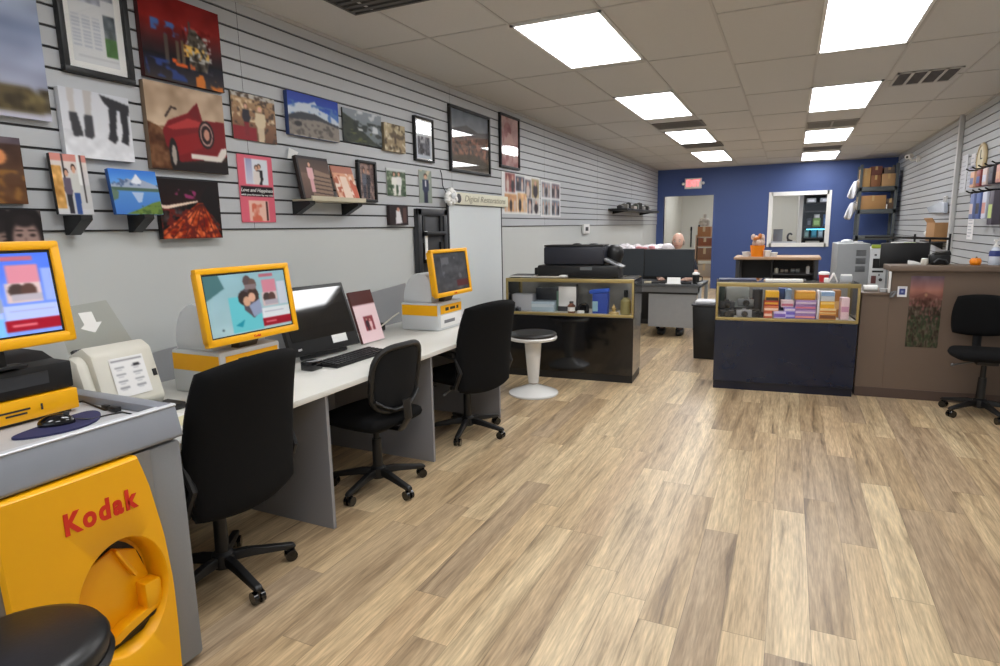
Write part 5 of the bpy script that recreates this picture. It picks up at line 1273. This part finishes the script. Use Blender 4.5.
def person():
    px, py = -1.43, 8.98
    root = None
    def skin_tree(verts, edges, radii, name, mats, parent=None, sub=2):
        me = bpy.data.meshes.new(name); me.from_pydata(verts, edges, [])
        o = bpy.data.objects.new(name, me); COL.objects.link(o)
        m = o.modifiers.new('s', 'SKIN'); sk = me.skin_vertices[0].data
        for i, r in enumerate(radii): sk[i].radius = (r, r) if not isinstance(r, tuple) else r
        sk[0].use_root = True
        o.modifiers.new('d', 'SUBSURF').levels = sub
        dg = bpy.context.evaluated_depsgraph_get()
        me2 = bpy.data.meshes.new_from_object(o.evaluated_get(dg)); bpy.data.objects.remove(o)
        return me2
    # seated, facing -y, hands on the desk; metres from the seat point
    V = [(0, 0, .50), (0, .02, .66), (0, .02, .84), (0, .01, 1.00), (0, 0, 1.07), (0, -.015, 1.13)]
    R = [(.16, .12), (.15, .11), (.17, .11), (.14, .09), (.062, .058), (.060, .058)]
    E = [(0, 1), (1, 2), (2, 3), (3, 4), (4, 5)]
    for s in (-1, 1):
        i = len(V); V += [(s * .19, .01, .985), (s * .25, -.06, .80), (s * .20, -.26, .76), (s * .15, -.34, .765)]
        R += [.062, .048, .036, .026]; E += [(3, i), (i, i + 1), (i + 1, i + 2), (i + 2, i + 3)]
        for f in range(4):
            j = len(V); V += [(s * (.185 - .022 * f), -.385, .765), (s * (.185 - .022 * f), -.425 - .006 * (f in (1, 2)), .752)]; R += [.009, .0075]; E += [(i + 3, j), (j, j + 1)]
        j = len(V); V += [(s * .12, -.365, .762), (s * .105, -.39, .755)]; R += [.010, .009]; E += [(i + 3, j), (j, j + 1)]
        i = len(V); V += [(s * .09, -.05, .48), (s * .12, -.40, .50), (s * .12, -.36, .12), (s * .12, -.37, .06), (s * .13, -.50, .035)]
        R += [.085, .062, .042, .04, .035]; E += [(0, i), (i, i + 1), (i + 1, i + 2), (i + 2, i + 3), (i + 3, i + 4)]
    me = skin_tree(V, E, R, 'person', None)
    bm = bmesh.new(); bm.from_mesh(me)
    # head: shaped ellipsoid with brow, nose, lips, chin and ears
    hb = bmesh.new(); bmesh.ops.create_uvsphere(hb, u_segments=40, v_segments=30, radius=1)
    hc = Vector((0, -.03, 1.275))
    for v in hb.verts:
        x, y, z = v.co
        w = .078 * (1 - .22 * max(0, -z) ** 1.3) * (1 + .16 * max(0, z)); d = .098 * (1 - .12 * max(0, -z)) * (1 + .12 * max(0, z))
        X, Y, Z = x * w, y * d, z * .118
        if y < 0:
            fr = max(0, -y)
            Y -= .016 * math.exp(-(x / .16) ** 2) * math.exp(-((z + .18) / .16) ** 2) * fr      # nose
            Y += .010 * (math.exp(-((abs(x) - .42) / .17) ** 2) * math.exp(-((z - .02) / .12) ** 2)) * fr  # eye sockets
            Y -= .005 * math.exp(-(x / .55) ** 2) * math.exp(-((z - .17) / .08) ** 2) * fr       # brow
            Y -= .006 * math.exp(-(x / .25) ** 2) * math.exp(-((z + .46) / .06) ** 2) * fr       # lips
            Y -= .010 * math.exp(-(x / .3) ** 2) * math.exp(-((z + .85) / .15) ** 2)
        v.co = hc + Vector((X, Y, Z))
    tmp = bpy.data.meshes.new('h'); hb.to_mesh(tmp); hb.free(); bm.from_mesh(tmp); bpy.data.meshes.remove(tmp)
    eb = MB()
    for s in (-1, 1):
        eb.ball(hc + Vector((s * .079, .012, -.006)), (.010, .022, .032), n=12)
    tmp = bpy.data.meshes.new('h'); eb.bm.to_mesh(tmp); eb.bm.free(); bm.from_mesh(tmp); bpy.data.meshes.remove(tmp)
    bm.to_mesh(me); bm.free()
    me.polygons.foreach_set('use_smooth', [True] * len(me.polygons))
    me.materials.clear()
    o = link('person', me, M_skin); o.location = (px, py, 0)
    tag(o, 'bald person sitting behind the wide black monitor at the metal desk', 'person')
    b = MB()
    for s in (-1, 1): b.ball(hc + Vector((s * .031, -.084, .004)), (.013, .008, .008), n=12)
    obj('eyes', b, M_white, o)
    b = MB()
    for s in (-1, 1): b.ball(hc + Vector((s * .031, -.0905, .004)), (.006, .003, .006), n=10)
    obj('irises', b, M_ink, o)
    b = MB()
    for s in (-1, 1): b.tube([hc + Vector((s * .014, -.094, .022)), hc + Vector((s * .032, -.092, .027)), hc + Vector((s * .05, -.08, .02))], .004, 6)
    obj('eyebrows', b, cm((150, 120, 100)), o)
    b = MB(); b.tube([hc + Vector((-.022, -.094, -.056)), hc + Vector((0, -.101, -.053)), hc + Vector((.022, -.094, -.056))], .004, 6)
    obj('lips', b, cm((190, 110, 104)), o)
    # hair: short grey fringe round the back and sides
    b = MB()
    for k in range(26):
        q = PI * (-.12 + 1.24 * k / 25); b.ball(hc + Vector((.079 * math.cos(q), .012 + .088 * math.sin(q), -.02)), (.012, .012, .036), n=8)
    obj('hair', b, cm((140, 126, 116)), o)
    sV = [(0, 0, .52), (0, .02, .66), (0, .02, .84), (0, .01, 1.0), (0, .0, 1.06)]; sR = [(.175, .135), (.166, .126), (.184, .126), (.155, .105), (.08, .078)]
    sE = [(0, 1), (1, 2), (2, 3), (3, 4)]
    for s in (-1, 1):
        i = len(sV); sV += [(s * .19, .01, .985), (s * .24, -.04, .84)]; sR += [.075, .066]; sE += [(3, i), (i, i + 1)]
    m2 = skin_tree(sV, sE, sR, 'shirt', None); m2.polygons.foreach_set('use_smooth', [True] * len(m2.polygons)); m2.materials.clear()
    link('shirt', m2, M_cloth, o)
    tV = [(0, 0, .50), (0, .01, .58)]; tR = [(.178, .14), (.172, .132)]; tE = [(0, 1)]
    for s in (-1, 1):
        i = len(tV); tV += [(s * .09, -.05, .48), (s * .12, -.40, .50), (s * .12, -.36, .06)]; tR += [.098, .075, .062]; tE += [(0, i), (i, i + 1), (i + 1, i + 2)]
    m2 = skin_tree(tV, tE, tR, 'trousers', None); m2.polygons.foreach_set('use_smooth', [True] * len(m2.polygons)); m2.materials.clear()
    link('trousers', m2, cm((34, 34, 40)), o)
    for s in (-1, 1):
        obj('shoe', MB().pillow(.10, .27, .08, Matrix.Translation((s * .125, -.43, .042)), rnd=.6), M_black, o, 60)
    return o
person()
def desk_chair():
    t = thing('office_chair', 'dark office chair under the seated person at the metal desk', 'chair', (-1.43, 9.02, 0), -PI / 2, 'black office chairs')
    star_base(t, R=.28, turn=.2, hub_top=.40)
    obj('seat', MB().pillow(.46, .48, .09, Matrix.Translation((.02, 0, .40)), rnd=.4), M_fabric, t, 60)
    obj('backrest', MB().pillow(.44, .46, .06, Matrix.Translation((-.26, 0, .72)) @ V_BACK, rnd=.4), M_fabric, t, 60)
    obj('back_support', MB().tube([(-.05, 0, .37), (-.25, 0, .37), (-.30, 0, .45), (-.29, 0, .65)], .028, 8, flat=.4), M_black, t)
desk_chair()
t = thing('waste_bin', 'black waste bin on the floor beside the navy display case', 'bin', (-.80, 7.2, 0))
obj('bin', MB().prism([(-.12, 0), (.12, 0), (.15, .60), (-.15, .60)], 'y', -.14, .14, bev=.01), M_black, t); obj('rim', MB().box(-.16, .16, -.155, .155, .60, .625, bev=.008), M_dgrey, t); obj('liner', MB().box(-.13, .13, -.12, .12, .62, .66, bev=.02), cm((196, 196, 200)), t)

# ------------------------------------------------------------------ wood topped bench by the blue wall
t = thing('work_bench', 'wood topped dark work bench against the blue wall below the window', 'bench', (-.73, 10.0, 0))
W = 1.16
obj('top', MB().box(-.03, W, 0, .70, .965, 1.005, bev=.008), M_wood, t)
for x, y in ((.0, .03), (W - .08, .03), (.0, .62), (W - .08, .62)):
    obj('leg', MB().box(x, x + .05, y, y + .05, 0, .965), M_dgrey, t, 0)
obj('shelf', MB().box(.0, W - .03, .04, .66, .34, .36), M_dgrey, t, 0)
obj('shelf', MB().box(.50, W - .06, .10, .50, .735, .752), M_dgrey, t, 0); obj('shelf_side', MB().box(.50, .515, .10, .50, .36, .965), M_black, t, 0)
obj('back_panel', MB().box(.0, W - .03, .66, .675, .30, .965), M_black, t, 0)
zb = 1.0055
t = thing('gift_basket', 'orange pail of wrapped treats with a tissue top on the work bench', 'basket', (-.44, 10.2, zb))
obj('pail', MB().lathe([(0, 0), (.085, 0), (.105, .17), (.098, .17), (.08, .01), (0, .01)], n=28), M_orange, t)
rr = random.Random(5); b = MB()
for k in range(14): b.ball((rr.uniform(-.07, .07), rr.uniform(-.06, .06), .18 + rr.uniform(0, .12)), (.035, .035, .05), n=8)
obj('tissue', b, cm((214, 190, 176)), t, 30)
obj('treat', MB().ball((-.02, -.04, .27), (.05, .03, .03), n=10).ball((.03, -.03, .31), (.03, .03, .04), n=10), cm((206, 130, 70)), t)
for k, (x, h, l) in enumerate(((-.60, .07, 'white paper cup stack on the bench, left of the orange pail'.replace('left of', 'at the near end beside')), (-.30, .09, 'white cup nearest the orange pail on its window side'), (-.21, .06, 'low white cup farthest from the orange pail'))):
    t = thing('paper_cup', l, 'cup', (x, 10.18, zb), 0, 'white cups on the work bench')
    obj('cup', MB().lathe([(0, 0), (.045, 0), (.058, h), (.05, h), (.04, .01), (0, .01)], n=20), M_white, t); obj('rim', MB().lathe([(.058, h - .006), (.062, h), (.055, h + .003)], n=20), M_paper, t)
t = thing('napkin_pack', 'flat white pack of napkins under the cups on the work bench', 'napkins', (-.52, 10.32, zb))
obj('pack', MB().box(-.1, .1, -.06, .06, 0, .05, bev=.006), M_white, t); obj('label', MB().box(-.06, .06, -.0615, -.06, .01, .04), cm((200, 206, 220)), t)
o = obj('grey_carton', MB().box(-.09, .09, -.06, .06, 0, .22, bev=.004), cm((142, 146, 160))); o.location = (-.32, 10.12, .3605); tag(o, 'grey carton standing on the shelf of the work bench', 'carton')
o = obj('metal_tin', MB().lathe([(0, 0), (.07, 0), (.07, .2), (.06, .21), (0, .21)], n=20), cm((104, 106, 90))); o.location = (-.10, 10.14, .3605); tag(o, 'dull green tin on the shelf of the work bench', 'tin')
for k, (x, w, h, c, l) in enumerate(((-.16 + .0, .06, .09, (190, 186, 170), 'cream jar on the small upper shelf of the work bench'), (-.05, .1, .06, (120, 112, 100), 'brown lump of tools on the small upper shelf'), (.10, .12, .07, (96, 100, 98), 'grey tool roll on the small upper shelf of the work bench'), (.27, .05, .13, (206, 206, 204), 'white spray bottle on the small upper shelf of the work bench'))):
    t = thing(('jar', 'tool_roll', 'tool_roll', 'spray_bottle')[k], l, ('jar', 'tools', 'tools', 'bottle')[k], (x, 10.22, .7525))
    if k in (1, 2): obj('roll', MB().cyl((-w / 2, 0, h / 2), (w / 2, 0, h / 2), h / 2, n=14), cm(c), t); obj('strap', MB().cyl((-.008, 0, h / 2), (.008, 0, h / 2), h / 2 + .002, n=14), M_ink, t)
    else: obj('body', MB().lathe([(0, 0), (w / 2, 0), (w / 2, h * .75), (w / 4, h * .85), (0, h * .85)], n=18), cm(c), t); obj('cap', MB().lathe([(w / 4, h * .85), (w / 4, h), (0, h)], n=14), M_dgrey, t)

# ------------------------------------------------------------------ grey machine
t = thing('printing_machine', 'big grey photo printing machine with a white front section, behind the navy case', 'machine', (.47, 7.45, 0), math.radians(2))
obj('cabinet', MB().box(0, .30, 0, .62, .04, 1.275, bev=.008), mat('machine_grey', (150, 153, 155), .45, var=.03), t)
obj('front_section', MB().box(.302, .455, -.02, .60, .04, 1.225, bev=.008), M_ltgrey, t)
obj('end_section', MB().box(.457, .50, .0, .60, .04, 1.24, bev=.006), mat('machine_grey', (150, 153, 155)), t)
for k in range(3):
    v = MB()
    for j in range(5): v.box(.175, .265, -.003, .001, .98 + .085 * k + j * .012, .986 + .085 * k + j * .012)
    obj('vent', v, M_dgrey, t, 0)
obj('screen_opening', MB().box(.33, .43, -.024, -.018, 1.02, 1.12), M_black, t, 0); obj('slot', MB().box(.33, .43, -.024, -.018, .975, .995), M_black, t, 0)
obj('badge', MB().box(.325, .37, -.024, -.018, .86, .94), cm((110, 70, 70)), t, 0); obj('knob', MB().cyl((.41, -.02, .90), (.41, -.035, .90), .016), M_dgrey, t); obj('switch', MB().box(.34, .36, -.026, -.018, 1.15, 1.165).box(.39, .40, -.026, -.018, .94, .96), M_ink, t, 0)
obj('green_strip', MB().box(.31, .455, -.022, .02, 1.226, 1.262, bev=.004), cm((160, 180, 60)), t)
t = thing('paper_bag', 'crumpled white paper on top of the grey printing machine', 'paper', (.62, 7.7, 1.2755))
obj('paper', MB().box(-.14, .10, -.06, .06, 0, .012, bev=.004).ball((-.05, 0, .02), (.06, .05, .02), n=9), M_ltgrey, t, 25); obj('tape', MB().box(.02, .05, -.061, .061, .0, .0135), M_white, t, 0)

# ------------------------------------------------------------------ tall shelving in the corner
t = thing('storage_rack', 'tall grey metal storage rack loaded with cartons in the blue corner', 'rack', (1.20, 14.35, 0))
W, D = .66, .55
for x in (0, W - .05):
    for y in (0, D - .05): obj('post', MB().box(x, x + .05, y, y + .05, 0, 2.62), mat('rack_grey', (88, 94, 96), .45, .2), t, 0)
for z in (2.10, 1.66, 1.14, .4): obj('shelf', MB().box(0, W, 0, D, z, z + .085, bev=.003), mat('rack_grey', (88, 94, 96), .45, .2), t)
G = 'cartons on the tall storage rack'
def rbox(label, x, y, z, w, d, h, rgb, flap=None):
    q = thing('cardboard_box', label, 'box', (x, y, z), 0, G)
    obj('box', MB().box(-w / 2, w / 2, 0, d, 0, h, bev=.004), cm(rgb), q); obj('tape', MB().box(-.02, .02, -.0015, d * .9, h * .6, h + .0015), cm((190, 160, 110)), q, 0)
rbox('tall tan carton at the window end of the top rack shelf', 1.30, 14.37, 2.1855, .17, .4, .36, (190, 150, 96))
rbox('brown carton in the middle of the top rack shelf', 1.48, 14.37, 2.1855, .17, .4, .22, (140, 92, 60))
rbox('reddish carton stacked on the middle carton of the top rack shelf', 1.48, 14.40, 2.4065, .20, .34, .17, (122, 76, 66))
rbox('large carton at the wall end of the top rack shelf', 1.70, 14.37, 2.1855, .24, .4, .24, (176, 140, 98))
rbox('small grey carton on the large carton of the top rack shelf', 1.70, 14.42, 2.4265, .18, .3, .12, (120, 106, 96))
rbox('wide brown carton on the second rack shelf', 1.46, 14.37, 1.7455, .44, .4, .27, (176, 134, 86))
rbox('narrow cream carton at the window end of the second rack shelf', 1.225, 14.37, 1.7455, .035, .4, .26, (206, 190, 160))
rbox('dark carton at the wall end of the second rack shelf', 1.755, 14.37, 1.7455, .14, .4, .20, (96, 76, 60))
t = thing('spray_can', 'small white bottle in front of the dark carton on the second rack shelf', 'bottle', (1.70, 14.358, 1.83 - .084))
obj('body', MB().lathe([(0, 0), (.0, .0), (.009, .0), (.009, .09), (0, .09)], n=12), M_white, t); obj('cap', MB().lathe([(.006, .09), (.006, .13), (0, .13)], n=12), M_ink, t)
for z, l, x in ((2.02, 'white plastic bag hanging from the top shelf of the tall rack', 1.15), (1.60, 'white plastic bag hanging from the second shelf of the tall rack', 1.12)):
    t = thing('hanging_bag', l, 'bag', (x, 14.5, z)); rr = random.Random(int(z * 100)); b = MB()
    b.pillow(.15, .36, .13, Matrix.Translation((-.03, 0, .12)) @ Matrix.Rotation(.35, 4, 'Y') @ Matrix.Rotation(PI / 2, 4, 'X'), rnd=.5, bend=lambda u, v: .02 * math.sin(4 * u + 3 * v))
    obj('bag', b, cm((206, 208, 214)), t, 25); obj('handle', MB().tube([(.0, 0, .28), (.05, 0, .33), (.06, 0, .28)], .008, 6), M_white, t)

# ------------------------------------------------------------------ things on the slatted wall beyond the counter
RX = XR - .0145
def rthing(name, label, cat, y, z, group=None): return thing(name, label, cat, (RX - .001, y, z), PI, group)   # local +x points into the room
t = rthing('security_camera', 'small white security camera high on the slatted wall by the rack', 'camera', 12.75, 2.52)
obj('mount', MB().cyl((0, 0, .02), (.05, 0, .02), .05), M_white, t); obj('arm', MB().tube([(.05, 0, .02), (.12, 0, .0), (.16, 0, .06)], .018, 8), M_white, t); obj('housing', MB().cyl((.13, -.02, .08), (.20, .10, .055), .04), M_white, t); obj('lens', MB().cyl((.20, .10, .055), (.206, .11, .053), .018), M_black, t)
t = rthing('wall_clock', 'round tan clock on the slatted wall above the hooks', 'clock', 8.78, 2.18)
t.name = 'clock'
obj('case', MB().lathe([(0, 0), (.17, 0), (.18, .015), (.17, .03), (.145, .034), (.14, .024), (0, .024)], n=40, M=Matrix.Rotation(PI / 2, 4, 'Y')), cm((206, 184, 140)), t); obj('dial', MB().cyl((.0245, 0, 0), (.026, 0, 0), .138, n=40), cm((232, 222, 190)), t); obj('hands', MB().box(.027, .03, -.006, .006, 0, .10).box(.027, .03, 0, .075, -.006, .006), M_ink, t, 0)
def wall_paper(label, y0, y1, z0, z1, rgb, deco=None, name='hanging_notice', tilt=0.0):
    t = rthing(name, label, 'notice', (y0 + y1) / 2, z0); w, h = (y1 - y0) / 2, z1 - z0
    obj('sheet', MB().box(0, .003, -w, w, 0, h), cm(rgb), t, 0)
    q = MB()
    for k in range(deco or 4): q.box(.003, .0036, -w * .8, w * (.2 + .5 * ((k * 37) % 10) / 10), h * (.12 + .8 * k / (deco or 4)), h * (.12 + .8 * k / (deco or 4)) + .012)
    obj('text_lines', q, cm((186, 190, 202)), t, 0)
    t.rotation_euler = (tilt, 0, PI)
    return t
wall_paper('white paper notice with faint writing just past the column', 9.45, 9.74, 1.84, 2.30, (222, 226, 234), 7)
wall_paper('smaller bluish white notice beside the clock and hooks', 9.08, 9.40, 1.86, 2.14, (206, 212, 226), 5)
wall_paper('white shiny card pinned above the hook rack', 9.12, 9.30, 2.10, 2.28, (236, 236, 240), 3)
t = wall_paper('white price sheet hanging tilted below the hook rack', 8.87, 9.13, 1.27, 1.55, (238, 238, 240), 6, 'hanging_sheet')
t = rthing('sheet_strap', 'dark strap hanging behind the tilted white price sheet', 'strap', 8.98, 1.30)
obj('strap', MB().box(.0, .0008, -.16, -.02, 0, .5), M_dgrey, t, 0); obj('clip', MB().box(0, .02, -.11, -.06, .46, .53, bev=.004), M_ink, t)
G = 'packs on the hook rack'
t = rthing('hook_rack', 'black wire hook rack fixed to the slatted wall', 'rack', 7.98, 1.93)
obj('bar', MB().cyl((.02, -.85, .10), (.02, .62, .10), .012, n=8).cyl((.02, -.85, -.14), (.02, .55, -.14), .012, n=8), M_black, t)
hooks = [(.55, .10), (.30, .10), (.08, .10), (-.15, .10), (-.40, .10), (.42, -.14), (.18, -.14), (-.05, -.14), (-.30, -.14)]
for y, z in hooks: obj('hook', MB().tube([(.02, y, z), (.20, y, z), (.23, y, z + .02)], .008, 6), M_black, t)
cols = [(206, 150, 140), (60, 56, 64), (216, 196, 190), (150, 70, 66), (226, 180, 150), (90, 84, 96), (206, 210, 226), (84, 104, 160), (120, 134, 180), (190, 206, 130)]
desc = ['pink pack', 'black pack', 'cream pack', 'dark red pack', 'peach pack', 'grey black strap pack', 'white pack', 'blue pack', 'slate blue pack']
for k, (y, z) in enumerate(hooks):
    hgt = .17 if k < 5 else (.27 if k != 5 else .33)
    q = rthing('hanging_pack', '%s hanging on the %s row of hooks on the slatted wall' % (desc[k], 'upper' if k < 5 else 'lower'), 'pack', 7.98 - y, 1.93 + z - hgt - .012, G)
    obj('pack', MB().box(.06, .17, -.075, .075, 0, hgt, bev=.008), cm(cols[k]), q); obj('label', MB().box(.1701, .1715, -.06, .06, hgt * .2, hgt * .6), cm(cols[(k + 4) % 10]), q, 0)
# carton and bags held on wall brackets before the column
t = thing('carton_shelf', 'black bracket shelf under the cardboard carton on the slatted wall', 'bracket', (RX - .001, 10.38, 1.20), PI)
obj('plate', MB().box(0, .20, -.45, .38, 0, .02), M_dgrey, t, 0); obj('arm', MB().prism([(0, 0), (.18, 0), (0, -.10)], 'y', -.02, .02), M_dgrey, t)
t = thing('cardboard_carton', 'open tan cardboard carton held on the slatted wall before the column', 'box', (RX - .01, 10.28, 1.2205), PI)
obj('box', MB().box(0, .17, -.28, .28, 0, .25, bev=.004), M_card, t); obj('flap', MB().prism([(.17, .25), (.21, .31), (.205, .315), (.165, .255)], 'y', -.28, .28), M_card, t)
t = thing('paper_bundle', 'white paper bundle sticking out beside the cardboard carton', 'paper', (RX - .03, 10.66, 1.2205), PI)
obj('sheet', MB().prism([(0, 0), (.10, .0), (.12, .10), (.02, .16)], 'y', -.06, .06, bev=.004), M_paper, t); obj('roll', MB().cyl((.05, .0, .05), (.10, -.2, .10), .03, n=12), M_white, t)
t = thing('hanging_bag', 'pale folded plastic bag hanging on the slatted wall above the carton', 'bag', (RX - .001, 10.75, 1.60), PI)
obj('bag', MB().prism([(-.45, .02), (.55, .0), (.5, .14), (.2, .16), (-.2, .12), (-.7, .10)], 'x', .01, .06, bev=.01), cm((206, 214, 226)), t); obj('handle', MB().tube([(.03, .45, .13), (.03, .5, .22), (.03, .36, .22), (.03, .33, .14)], .012, 6), M_white, t)

# ------------------------------------------------------------------ black shelf far along the picture wall
t = thing('wall_shelf', 'black shelf far along the picture wall, loaded with small goods', 'shelf', (WX + .001, 10.75, 1.775))
t.name = 'ledge_shelf'
obj('board', MB().box(0, .34, 0, 2.9, 0, .04, bev=.004), M_black, t)
for y in (.3, 2.5): obj('bracket', MB().prism([(0, 0), (.3, 0), (0, -.05)], 'y', y, y + .04), M_black, t)
G = 'small goods on the far black shelf'
for k in range(9):
    y = .25 + .3 * k; w, h = (.10, .13, .09, .14, .11, .12, .1, .13, .09)[k], (.05, .08, .11, .06, .10, .13, .07, .09, .06)[k]
    c = ((60, 60, 62), (120, 118, 112), (40, 40, 44), (170, 160, 150), (86, 90, 84), (60, 56, 54), (150, 146, 140), (36, 36, 40), (196, 190, 186))[k]
    nm = ('dark grey', 'stone grey', 'black', 'beige', 'olive grey', 'brown black', 'pale grey', 'jet black', 'off-white')[k]
    q = thing('goods_box', '%s pack on the far black shelf, place %s from the near end' % (nm, ('one', 'two', 'three', 'four', 'five', 'six', 'seven', 'eight', 'nine')[k]), 'pack', (WX + .16, 10.75 + y, 1.8155), .2 * (k % 3 - 1), G)
    obj('pack', MB().box(-w / 2, w / 2, -w / 2, w / 2, 0, h, bev=.006), cm(c), q)
    obj('top_flap', MB().prism([(-w / 2, h), (w / 2, h), (0, h + .02)], 'y', -w / 3, w / 3), cm((110, 108, 104)), q)

# ------------------------------------------------------------------ the back room, seen through doorway and window
t = thing('parts_shelf', 'wooden shelf unit with cartons seen through the doorway', 'shelf', (-2.12, 15.9, 0))
for x in (0, .42): obj('side', MB().box(x, x + .025, 0, .4, 0, 1.25), M_wood, t, 0)
for z in (.2, .62, .96, 1.19): obj('shelf_board', MB().box(0, .445, 0, .4, z, z + .025), M_wood, t, 0)
for x, z, w, h, c, l in ((-1.93, 1.2155, .3, .24, (176, 118, 70), 'brown carton on top of the wooden shelf unit in the back room'), (-1.9, .9855, .32, .19, (150, 84, 52), 'rust carton on the upper board of the wooden shelf unit'), (-1.9, .6455, .34, .28, (140, 100, 72), 'brown carton on the middle board of the wooden shelf unit'), (-1.9, .2255, .34, .3, (186, 170, 150), 'cream carton on the lowest board of the wooden shelf unit')):
    q = thing('cardboard_box', l, 'box', (x, 15.93, z), 0, 'cartons in the back room'); obj('box', MB().box(-w / 2, w / 2, 0, .34, 0, h, bev=.004), cm(c), q); obj('tape', MB().box(-.03, .03, -.001, .3, h * .5, h + .001), cm((206, 180, 140)), q, 0)
t = thing('paper_sack', 'crumpled cream paper sack on the brown carton in the back room', 'bag', (-1.95, 16.05, 1.456))
rr = random.Random(2); b = MB()
for k in range(8): b.ball((rr.uniform(-.08, .08), rr.uniform(-.06, .06), .06 + .14 * rr.random()), (.05, .05, .06), n=8)
obj('sack', b, cm((206, 196, 180)), t, 25); obj('neck', MB().cyl((0, 0, .18), (.02, 0, .30), .03, .04, n=10), cm((200, 190, 174)), t)
t = thing('black_cabinet', 'black cabinet edge beside the wooden shelf unit in the back room', 'cabinet', (-1.62, 16.2, 0))
obj('body', MB().box(-.02, .6, 0, .5, 0, 1.38, bev=.005), M_black, t, 0); obj('door', MB().box(0, .58, -.02, 0, .05, 1.35), M_dgrey, t, 0)
for x_, z0, z1, l in ((-2.66, .85, 1.45, 'dark tool hanging on the pale back room wall, just beyond the bald head'), (-2.44, 1.0, 1.50, 'dark tool hanging on the pale back room wall, nearer the wooden shelf unit')):
    t = thing('hanging_tool', l, 'tool', (x_, YR - .002, z0), -PI / 2, 'tools on the back room wall')
    obj('blade', MB().box(0, .03, -.02, .02, 0, z1 - z0 - .12, bev=.006), M_dgrey, t); obj('handle', MB().box(0, .04, -.026, .026, z1 - z0 - .12, z1 - z0, bev=.01), M_black, t)
# bench and shelves beyond the window
t = thing('window_bench', 'counter running under the window in the back room', 'counter', (-.42, 15.95, 0))
obj('top', MB().box(0, .56, 0, .5, 1.04, 1.08), M_ltgrey, t, 0); obj('cabinet', MB().box(.02, .54, .02, .48, 0, 1.04), M_panel, t, 0)
t = thing('grey_bin', 'grey container on the counter just inside the window', 'container', (-.26, 16.1, 1.0805))
obj('tub', MB().box(-.10, .10, -.08, .08, 0, .26, bev=.01), cm((146, 148, 150)), t); obj('lid', MB().box(-.105, .105, -.085, .085, .26, .285, bev=.006), cm((120, 122, 124)), t)
t = thing('tape_holder', 'dark curled tape holder beside the grey container inside the window', 'holder', (.0, 16.1, 1.0805))
obj('holder', MB().tube([(.05 * math.cos(q), 0, .10 + .08 * math.sin(q)) for q in (.6 + k * .35 for k in range(14))], .022, 8), M_dgrey, t); obj('foot', MB().box(-.06, .06, -.05, .05, 0, .03, bev=.005), M_black, t)
t = thing('dark_shelving', 'dark shelving with small goods seen through the window', 'shelving', (.26, 16.6, 0))
for x in (0, 1.0): obj('side', MB().box(x, x + .04, 0, .5, 0, 2.5), M_black, t, 0)
for z in (.9, 1.12, 1.38, 1.75, 1.95, 2.15): obj('shelf_board', MB().box(.04, 1.0, 0, .5, z, z + .03), M_dgrey, t, 0)
obj('back_panel', MB().box(0, 1.04, .5, .51, 0, 2.5), cm((40, 42, 48)), t, 0)
G = 'goods on the dark shelving'
for k, (x, z, w, h, c, nm) in enumerate(((.36, 1.1505, .1, .18, (150, 170, 160), 'grey green tub'), (.52, 1.1505, .12, .22, (70, 150, 170), 'teal pack'), (.66, 1.1505, .1, .2, (200, 206, 210), 'white pack'), (.82, 1.1505, .12, .2, (90, 80, 76), 'brown pack'),
        (.40, 1.4105, .1, .2, (60, 66, 78), 'slate pack'), (.56, 1.4105, .16, .20, (126, 160, 84), 'green pack'), (.56, 1.6115, .12, .09, (226, 226, 220), 'white lid pack'), (.76, 1.4105, .12, .28, (56, 96, 150), 'blue pack'), (.92, 1.4105, .1, .3, (76, 80, 88), 'dark slate pack'),
        (.42, 1.9805, .2, .1, (190, 192, 196), 'pale flat pack'), (.76, 1.9805, .3, .1, (170, 174, 180), 'wide pale flat pack'), (.6, 2.1805, .4, .12, (90, 92, 98), 'long dark pack'), (.5, .9305, .3, .14, (186, 186, 180), 'low cream tray'), (.85, .9305, .2, .15, (110, 100, 90), 'low brown tray'))):
    q = thing('shelf_pack', '%s on the dark shelving beyond the window' % nm, 'pack', (x, 16.66, z), 0, G)
    obj('pack', MB().box(-w / 2, w / 2, 0, .2, 0, h, bev=.006), cm(c), q); obj('label', MB().box(-w / 3, w / 3, -.0015, .001, h * .2, h * .7), cm(tuple(min(255, v + 50) for v in c)), q, 0)
t = thing('strip_lamp', 'cyan glowing strip lamp under a shelf beyond the window', 'lamp', (.72, 16.592, 1.345))
obj('housing', MB().box(-.38, .26, -.03, .006, .012, .034), M_dgrey, t, 0); obj('tube', MB().cyl((-.37, -.012, 0), (.25, -.012, 0), .011, n=12), emit_mat('cyan_glow', (70, 190, 230), 3.0), t)
